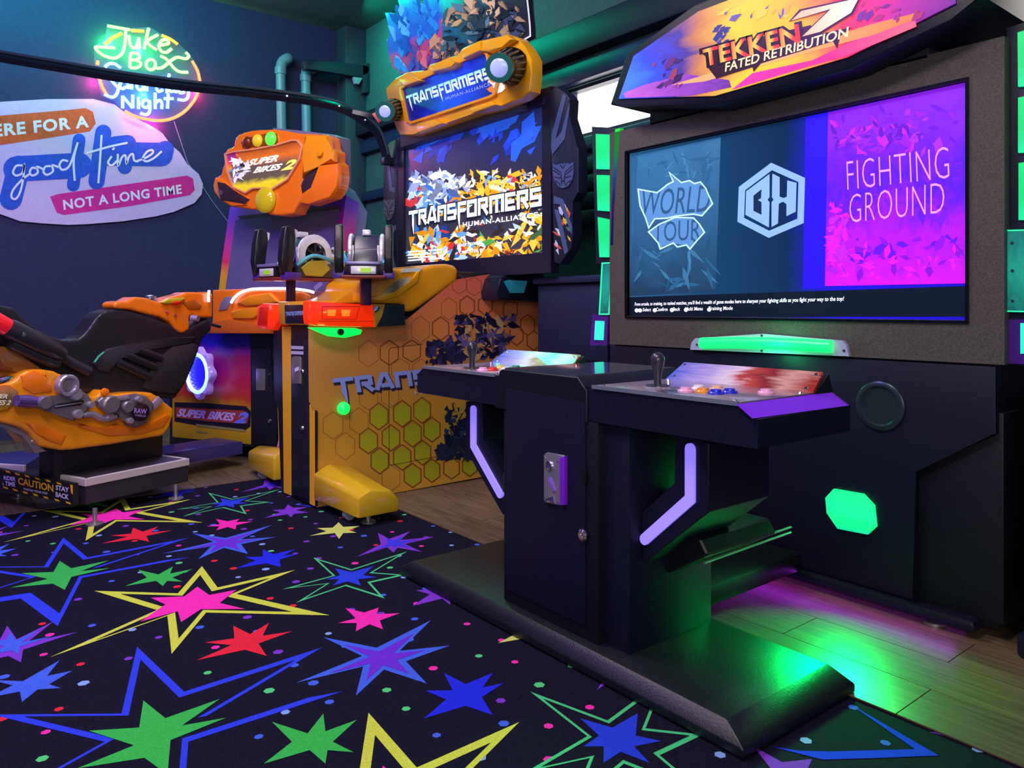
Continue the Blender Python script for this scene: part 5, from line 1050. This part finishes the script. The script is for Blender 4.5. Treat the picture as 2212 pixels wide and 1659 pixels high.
# seat, tank, frame
SW = PW(.215)
seat = slab('seat_and_tank', SW, zS((-160, 85), (0, 108), (100, 122), (175, 145), (300, 272), (450, 392), (560, 450), (650, 492), (740, 520), (850, 522), (940, 508), (1000, 462), (1060, 390), (1110, 320), (1150, 260), (1220, 195), (1350, 155), (1520, 160), (1700, 215), (1860, 262)) + [(398, 715), (455, 685), (456, 712), (437, 735), (420, 785), (402, 828), (378, 862), (300, 858), (200, 850), (150, 845), (100, 815), (60, 780), (0, 742), (-30, 730)], .10, M_bblk, bk)
soft(seat, .007, 7)
slab('side_cover', SW, zS((1115, 800), (1190, 700), (1290, 630), (1500, 582), (1750, 545), (2100, 492), (2330, 480), (2290, 560), (2000, 600), (1700, 635), (1450, 730), (1360, 830), (1300, 910), (1190, 890)), .012, M_bgry, seat, off=.010, bev=.005)
slab('front_cover', SW, zS((1720, 1090), (1760, 960), (1870, 790), (2060, 600), (2300, 560)) + [(430, 745), (400, 828), (378, 850), (330, 845)], .01, M_bgry, seat, off=.008, bev=.004)
for a, b_ in (((1400, 790), (1780, 970)), ((1500, 700), (1850, 850)), ((1640, 640), (1920, 740))):
    tube('radiator_fin', [SW.p(q, .004) for q in zS(a, b_)], .018, M_bblk, seat, 10)
tube('frame_tube', [SW.p(q, .012) for q in zS((720, 720), (900, 820), (1060, 900))], .02, M_bgry, seat, 12)
tube('green_reflector', [SW.p(q, .022) for q in zS((1130, 790), (1180, 720), (1240, 670))], .004, mat('reflector_green', '#38b088', .3), seat, 6)
# tail exhaust with red lamp
TWp = PW(.17)
tl = [TWp.p(q) for q in zS((80, 368), (140, 400), (420, 540), (660, 655), (750, 705))]
tube('tail_tube', tl, .04, mat('tail_black', '#26242e', .35), bk, 18, radii=[.032, .036, .036, .033, .024])
lathe('tail_lamp', [(0, .031), (.05, .033), (.10, .027), (.16, .022)], tl[0], tl[0] - tl[2], mat('tail_red', '#e01828', .25, emit='#d01020', es=.25, coat=.5), bk, 22)
lathe('tail_screw', [(0, .008), (.004, .006)], TWp.p(zS((285, 455))[0], .033), -BW, M_chr, bk, 10)
tube('tail_tube', [TWp.p(q, -.01) for q in zS((130, 560), (420, 700), (620, 790), (700, 790))], .022, mat('tail_black', '#26242e', .35), bk, 12)
slab('tail_fairing', PW(.19), zS((60, 600), (150, 640), (400, 800), (540, 890), (360, 880), (230, 930), (140, 880), (60, 800), (-60, 720)), .12, mat('bike_brown', '#8a5520', .35, coat=.4), bk, bev=.008)
# top fairing with switches
TO = PW(.21)
tf = slab('top_fairing', TO, zO((35, 430), (60, 400), (130, 385), (200, 385), (290, 338), (385, 345), (440, 352), (540, 390), (600, 405), (700, 345), (860, 305), (910, 282), (1000, 280), (1130, 292), (1180, 275), (1215, 300), (1215, 590), (1010, 592), (965, 555), (932, 590), (945, 690), (930, 730), (880, 770), (830, 775), (780, 740), (700, 640), (580, 580), (420, 545), (220, 490), (45, 480)), .09, M_or, bk)
soft(tf, .006, 6)
slab('dash_inset', TO, zO((610, 405), (690, 360), (870, 345), (890, 360), (840, 400), (740, 415), (640, 425)), .02, mat('dash_lime', '#c8b820', .3, coat=.4), tf, off=.012, bev=.004)
slab('dash_pocket', TO, zO((860, 410), (1000, 365), (1090, 440), (1060, 490), (940, 490)), .01, mat('bike_dark_orange', '#b05808', .35), tf, off=.006, bev=.004)
slab('switch', TO, zO((750, 405), (770, 395), (840, 390), (845, 420), (790, 435), (755, 428)), .02, mat('switch_red', '#d81818', .25), tf, off=.020, bev=.004)
lathe('cap', [(0, .026), (.012, .024), (.016, .016), (.018, .004)], TO.p(zO((470, 365))[0], -.06), (0, 0, 1), M_chr, tf, 18)
tube('grip', [TO.p(zO((960, 590))[0], .02), TO.p(zO((1040, 600))[0], .05)], .014, M_engl, bk, 12)
tube('lever', [TO.p(zO((1180, 665))[0], .05), TO.p(zO((1310, 697))[0], .06)], .007, M_bblk, bk, 8)
M_led = mat('led_white', '#ffffff', .2, emit='#e8d8ff', es=3.0)
tube('led_strip', smooth_path([TO.p(q, .012) for q in zO((1172, 262), (1162, 320), (1166, 400))], 4), .006, M_led, tf, 8)
for q in ((668, 515), (765, 555)): lathe('fairing_bolt', [(0, .008), (.004, .006)], TO.p(zO(q)[0], .004), -BW, M_chr, tf, 10)
# dash cowl across the screen tower
DC = PU(1.00)
dc = slab('dash_cowl', DC, zO((1200, 255), (1580, 242), (2100, 250), (2300, 275), (2380, 330), (2380, 480), (1905, 640), (1905, 780), (1158, 778), (1190, 690), (1205, 590)), .20, M_or, bk)
soft(dc, .007, 6)
slab('cowl_lower_lip', DC, zO((1165, 775), (1215, 640), (1400, 600), (1905, 690), (1905, 780)), .02, mat('cowl_rose', '#c8641a', .3, coat=.6), dc, off=.02, bev=.008)
slab('cowl_scoop', DC, zO((1300, 420), (1350, 345), (1420, 330), (1450, 360), (1380, 490), (1280, 505)), .01, mat('scoop_silver', '#a8a0b8', .25, metal=.5), dc, off=.006, bev=.004)
slab('cowl_ridge', DC, zO((1420, 510), (1600, 470), (1760, 455), (1740, 560), (1680, 600), (1450, 600)), .02, M_or2, dc, off=.018, bev=.01)
slab('cowl_ridge', DC, zO((1480, 420), (1640, 320), (1880, 290), (1990, 400), (1880, 440), (1600, 440)), .02, M_or2, dc, off=.018, bev=.01)
tube('led_strip', smooth_path([DC.p(q, .014) for q in zO((1435, 410), (1470, 350), (1540, 290), (1640, 255), (1760, 242), (2110, 240), (2330, 262), (2420, 285))], 4), .0065, M_led, dc, 8)
spot('led_strip_glow', DC.p((600, 612), .05), .12, (.8, .6, 1), .02)
# lower cabinet front
LC = PU(1.09)
lc = slab('tower_base', LC, zQ((120, 180), (1175, 185), (1180, 1320), (120, 1290)), .45, M_bblk, bk, bev=.004)
slab('print_panel', LC, zQ((150, 190), (925, 190), (930, 1290), (150, 1215)), .002, ramp_mat('bike_print', 2, [(0, '#a89018'), (.16, '#c89a18'), (.3, '#b0a018'), (.42, '#b8401a'), (.55, '#b8183c'), (.78, '#a01458'), (.9, '#1c10a0'), (1, '#140c80')], .12, 5, rough=.4), lc, off=.003)
decal('print_band', LC, [zQ((170, 870), (500, 880), (880, 910), (930, 960), (925, 1110), (870, 1150), (500, 1120), (170, 1060))], .0045, mat('band_dark', '#181024', .5), lc)
decal('print_band', LC, [zQ((180, 920), (870, 955), (912, 1000), (890, 1085), (500, 1060), (180, 1020))], .005, mat('band_rust', '#a03a2a', .5), lc)
text_on('lettering', 'SUPER BIKES', LC, *zQ((190, 1012), (765, 1062), (205, 932)), .006, mat('print_letters', '#d0c0f0', .4, metal=.2), lc, shear=.3, fat=.045, label='slanted silver title lettering')
text_on('lettering', '2', LC, *zQ((762, 1078), (890, 1085), (785, 965)), .006, mat('print_numeral', '#6a78f0', .4), lc, shear=.3, fat=.06)
decal('print_lines', LC, [zQ((380, 1085), (860, 1140), (880, 1165), (400, 1110)), zQ((390, 1150), (500, 1165), (490, 1180), (385, 1165))], .0055, mat('band_olive', '#8a8a50', .5), lc)
cd2 = slab('coin_panel', LC, zQ((935, 335), (1130, 335), (1145, 800), (1195, 880), (1180, 1290), (945, 1285)), .006, mat('door_black', '#1a1a2a', .4), lc, off=.006, bev=.002)
slab('coin_plate', LC, zQ((980, 535), (1070, 540), (1065, 755), (980, 752)), .006, M_steel, cd2, off=.014, bev=.002)
for q in ((1112, 600), (1122, 1058)): lathe('lock', [(0, .011), (.008, .009)], LC.p(zQ(q)[0], .006), -BU, M_chr, cd2, 12)
slab('edge_stripe', LC, zQ((1196, 870), (1222, 885), (1224, 1245), (1205, 1245)), .004, mat('stripe_amber', '#e0a850', .5), lc, off=.004)
slab('edge_stripe', LC, zQ((1205, 1245), (1224, 1245), (1190, 1410), (1165, 1410)), .004, mat('stripe_pink', '#e088b0', .5), lc, off=.004)
lathe('caster', [(-.012, .03), (.012, .03)], LC.p(zQ((1100, 1480))[0], .05), BU, mat('caster_dark', '#3a3a48', .4), bk, 18)
# wheel ring lamp
WR = PU(1.04)
wc = WR.p((437, 806))
bm = bmesh.new(); n = 16; ax = Matrix.Rotation(R(-8), 3, 'Z') @ -BU; x = Vector((0, 0, 1)).cross(ax); y = Vector((0, 0, 1))
prof = []
for k in range(64):
    t = 2 * math.pi * k / 64; r_ = .128 + .012 * math.cos(t * 8); prof.append((math.cos(t), math.sin(t), r_))
Rg = []
for d, k_ in ((0, 1.0), (.02, 1.0), (.03, .93), (.03, .72), (.01, .68)):
    Rg.append([bm.verts.new(wc + ax * d + (x * a + y * b_) * (r_ if k_ > .8 else .132) * k_) for a, b_, r_ in prof])
for A, B in zip(Rg, Rg[1:]):
    for k in range(64): bm.faces.new((A[k], A[(k + 1) % 64], B[(k + 1) % 64], B[k]))
wr_ = link('wheel_ring', bm, mat('wheel_clear', '#c0a8e8', .15, emit='#7a50d0', es=.25), bk, smooth=40)
tube('led_ring', [wc + ax * .03 + (x * math.cos(t * math.pi / 20) + y * math.sin(t * math.pi / 20)) * .098 for t in range(40)], .010, mat('led_blue_white', '#c8e0ff', .2, emit='#78b0ff', es=2.6), wr_, 8, closed=True)
lathe('wheel_disc', [(0, .088), (.012, .088)], wc + ax * .004, ax, mat('disc_blue', '#2010e0', .3, emit='#1c0cf0', es=.9), wr_, 36)
for t in range(20): lathe('wheel_stud', [(0, .006), (.01, .004)], wc + ax * .014 + (x * math.cos(t * math.pi / 10) + y * math.sin(t * math.pi / 10)) * .078, ax, M_chr, wr_, 6)
spot('wheel_glow', wc + ax * .12, .35, (.25, .15, 1), .03)
# screen tower
TS = PU(1.22, R(15), .95)
tw = slab('tower_frame', TS, zT((233, 775), (1276, 672), (1180, 1380), (1100, 1600), (130, 1545), (165, 1250)), .10, ramp_mat('tower_print', 2, [(0, '#d8b020'), (.3, '#e0a020'), (.42, '#e0204a'), (.65, '#c818a0'), (.9, '#7020c8'), (1, '#4a20c8')], .1, 6, rough=.35), bk, bev=.003)
slab('screen', TS, zT((285, 895), (1218, 795), (1112, 1590), (190, 1540)), .006, mat('screen_off', '#5c5684', .12, var=.1, scale=4), tw, off=.005)  # switched-off screen; its pale lavender reflection is put into the colour
slab('screen_border', TS, zT((300, 858), (1205, 765), (1235, 790), (1218, 812), (285, 900), (330, 880)), .003, mat('border_ragged', '#3a1030', .5), tw, off=.004)
slab('tower_back', TS.shift(-.10), zT((700, 600), (1200, 540), (1275, 670), (1315, 735), (1270, 1100), (1180, 1500), (300, 1500)), .14, mat('tower_white_blue', '#8a90c8', .4), bk, bev=.004)
box('tower_column', (1.36, .12, .1), (1.62, .40, 1.2), M_bblk, bk, M=MB, bev=.01)
decal('screen_label', TS, [zT((985, 1490), (1050, 1440), (1070, 1470), (1000, 1530))], .006, mat('label_faint', '#8a80b0', .4), tw)
# marquee
MK = PU(1.10)
mk = slab('marquee_shell', MK, zT((268, 230), (275, 165), (310, 122), (420, 88), (620, 76), (740, 92), (840, 112), (1110, 126), (1130, 250), (1172, 265), (1165, 370), (1196, 376), (1206, 480), (1190, 590), (1130, 690), (930, 757), (850, 742), (800, 836), (700, 856), (580, 846), (548, 800), (470, 806), (240, 772), (140, 712), (90, 640), (76, 580), (100, 512), (150, 488), (180, 380), (190, 285), (210, 255)), .09, M_or, bk)
soft(mk, .008, 6)
slab('marquee_back', MK.shift(-.085), zT((620, 66), (900, 95), (1175, 130), (1192, 145), (1196, 560), (620, 560)), .10, mat('marquee_grey', '#6a6a88', .4), bk, bev=.004)
artw = zT((205, 305), (280, 285), (480, 258), (660, 225), (800, 182), (850, 182), (895, 240), (870, 350), (760, 530), (612, 625), (560, 605), (450, 610), (385, 650), (275, 600), (222, 460))
slab('marquee_art', MK, artw, .01, ramp_mat('bike_marquee_art', 2, [(0, '#b8b018'), (.18, '#d8c820'), (.3, '#5a5040'), (.55, '#5a4a40'), (.75, '#c86a1a'), (1, '#8a3a18')], .2, 5, emit=.55), mk, off=.004)
decal('art_patch', MK, [zT((205, 305), (280, 288), (300, 340), (240, 460), (222, 450)), zT((215, 290), (320, 290), (300, 320), (210, 325))], .0055, ramp_mat('patch_red', 2, [(0, '#d0a020'), (.5, '#d02a4a'), (1, '#5a1a80')], .2, 4, emit=.5), mk)
shards('art_wheel', MK, [(500, 345, 535, 388, ['#e8f0f8', '#6a8ab0', '#202428', '#d8d8e0'])], 34, 9, .006, mk, 9, emit=.5)
bm = bmesh.new()
for q in ribbon_polys(artw, 3.2, True): prism_bm(bm, [MK.p((v.x, v.y)) for v in q], MK.n * .012)
link('art_rim', bm, mat('rim_pale', '#e8a070', .3, coat=.5), mk)
M_ml = mat('marquee_letters', '#f4ead8', .4, emit='#f4ead8', es=.8)
text_on('lettering', 'SUPER', MK, *zT((390, 412), (655, 368), (408, 352)), .008, M_ml, mk, shear=.3, fat=.04, label='marquee title lettering')
text_on('lettering', 'BIKES', MK, *zT((440, 475), (690, 440), (460, 420)), .008, M_ml, mk, shear=.3, fat=.04)
text_on('lettering', '2', MK, *zT((690, 452), (808, 435), (720, 362)), .008, mat('marquee_two', '#f0d060', .4, emit='#f0c850', es=.8), mk, shear=.3, fat=.05)
slab('lamp_pocket', MK, zT((330, 190), (400, 150), (610, 105), (650, 120), (660, 190), (630, 218), (345, 245)), .006, mat('pocket_brown', '#8a4010', .35), mk, off=.006, bev=.004)
for q, rad, c, e in (((395, 198), .030, '#6a2a14', .1), ((487, 182), .032, '#c8b020', .6), ((605, 166), .035, '#50e040', 1.1)):
    lathe('top_lamp', [(0, rad), (.008, rad), (.018, rad * .7), (.022, .003)], MK.p(zT(q)[0], .008), -BU, mat('toplamp_' + c, c, .15, emit=c, es=e), mk, 20, sharp=80)
lathe('head_lamp', [(0, .064), (.012, .066), (.02, .060), (.034, .04), (.038, .004)], MK.p(zT((563, 715))[0], .006), -BU, mat('lamp_amber_lens', '#b8a818', .1, emit='#a89a10', es=.35), mk, 26, sharp=80)
slab('lamp_cover', MK, zT((118, 548), (190, 562), (265, 622), (400, 705), (370, 752), (150, 716), (128, 640)), .01, mat('cover_smoke', '#3a2a30', .1, coat=.6), mk, off=.012, bev=.004)
slab('lamp_cover', MK, zT((868, 580), (900, 510), (1008, 412), (1000, 490), (970, 618), (880, 658)), .01, mat('cover_smoke', '#3a2a30', .1, coat=.6), mk, off=.020, bev=.004)
slab('shell_ridge', MK, zT((900, 130), (1110, 130), (1125, 255), (1168, 270), (1160, 365), (1000, 400), (870, 520), (905, 250)), .03, M_or2, mk, off=.028, bev=.014)
slab('shell_ridge', MK, zT((840, 680), (880, 660), (975, 625), (1012, 400), (1196, 380), (1204, 480), (1188, 590), (1128, 688), (930, 755), (855, 740)), .03, M_or, mk, off=.030, bev=.014)
slab('shell_ridge', MK, zT((80, 580), (105, 515), (160, 520), (270, 615), (405, 700), (378, 760), (245, 770), (142, 710), (92, 640)), .02, M_or, mk, off=.010, bev=.01)
lathe('shell_button', [(0, .02), (.01, .018), (.012, .01)], MK.p(zT((1045, 292))[0], .03), -BU, M_or2, mk, 16)
bpy.context.view_layer.update()
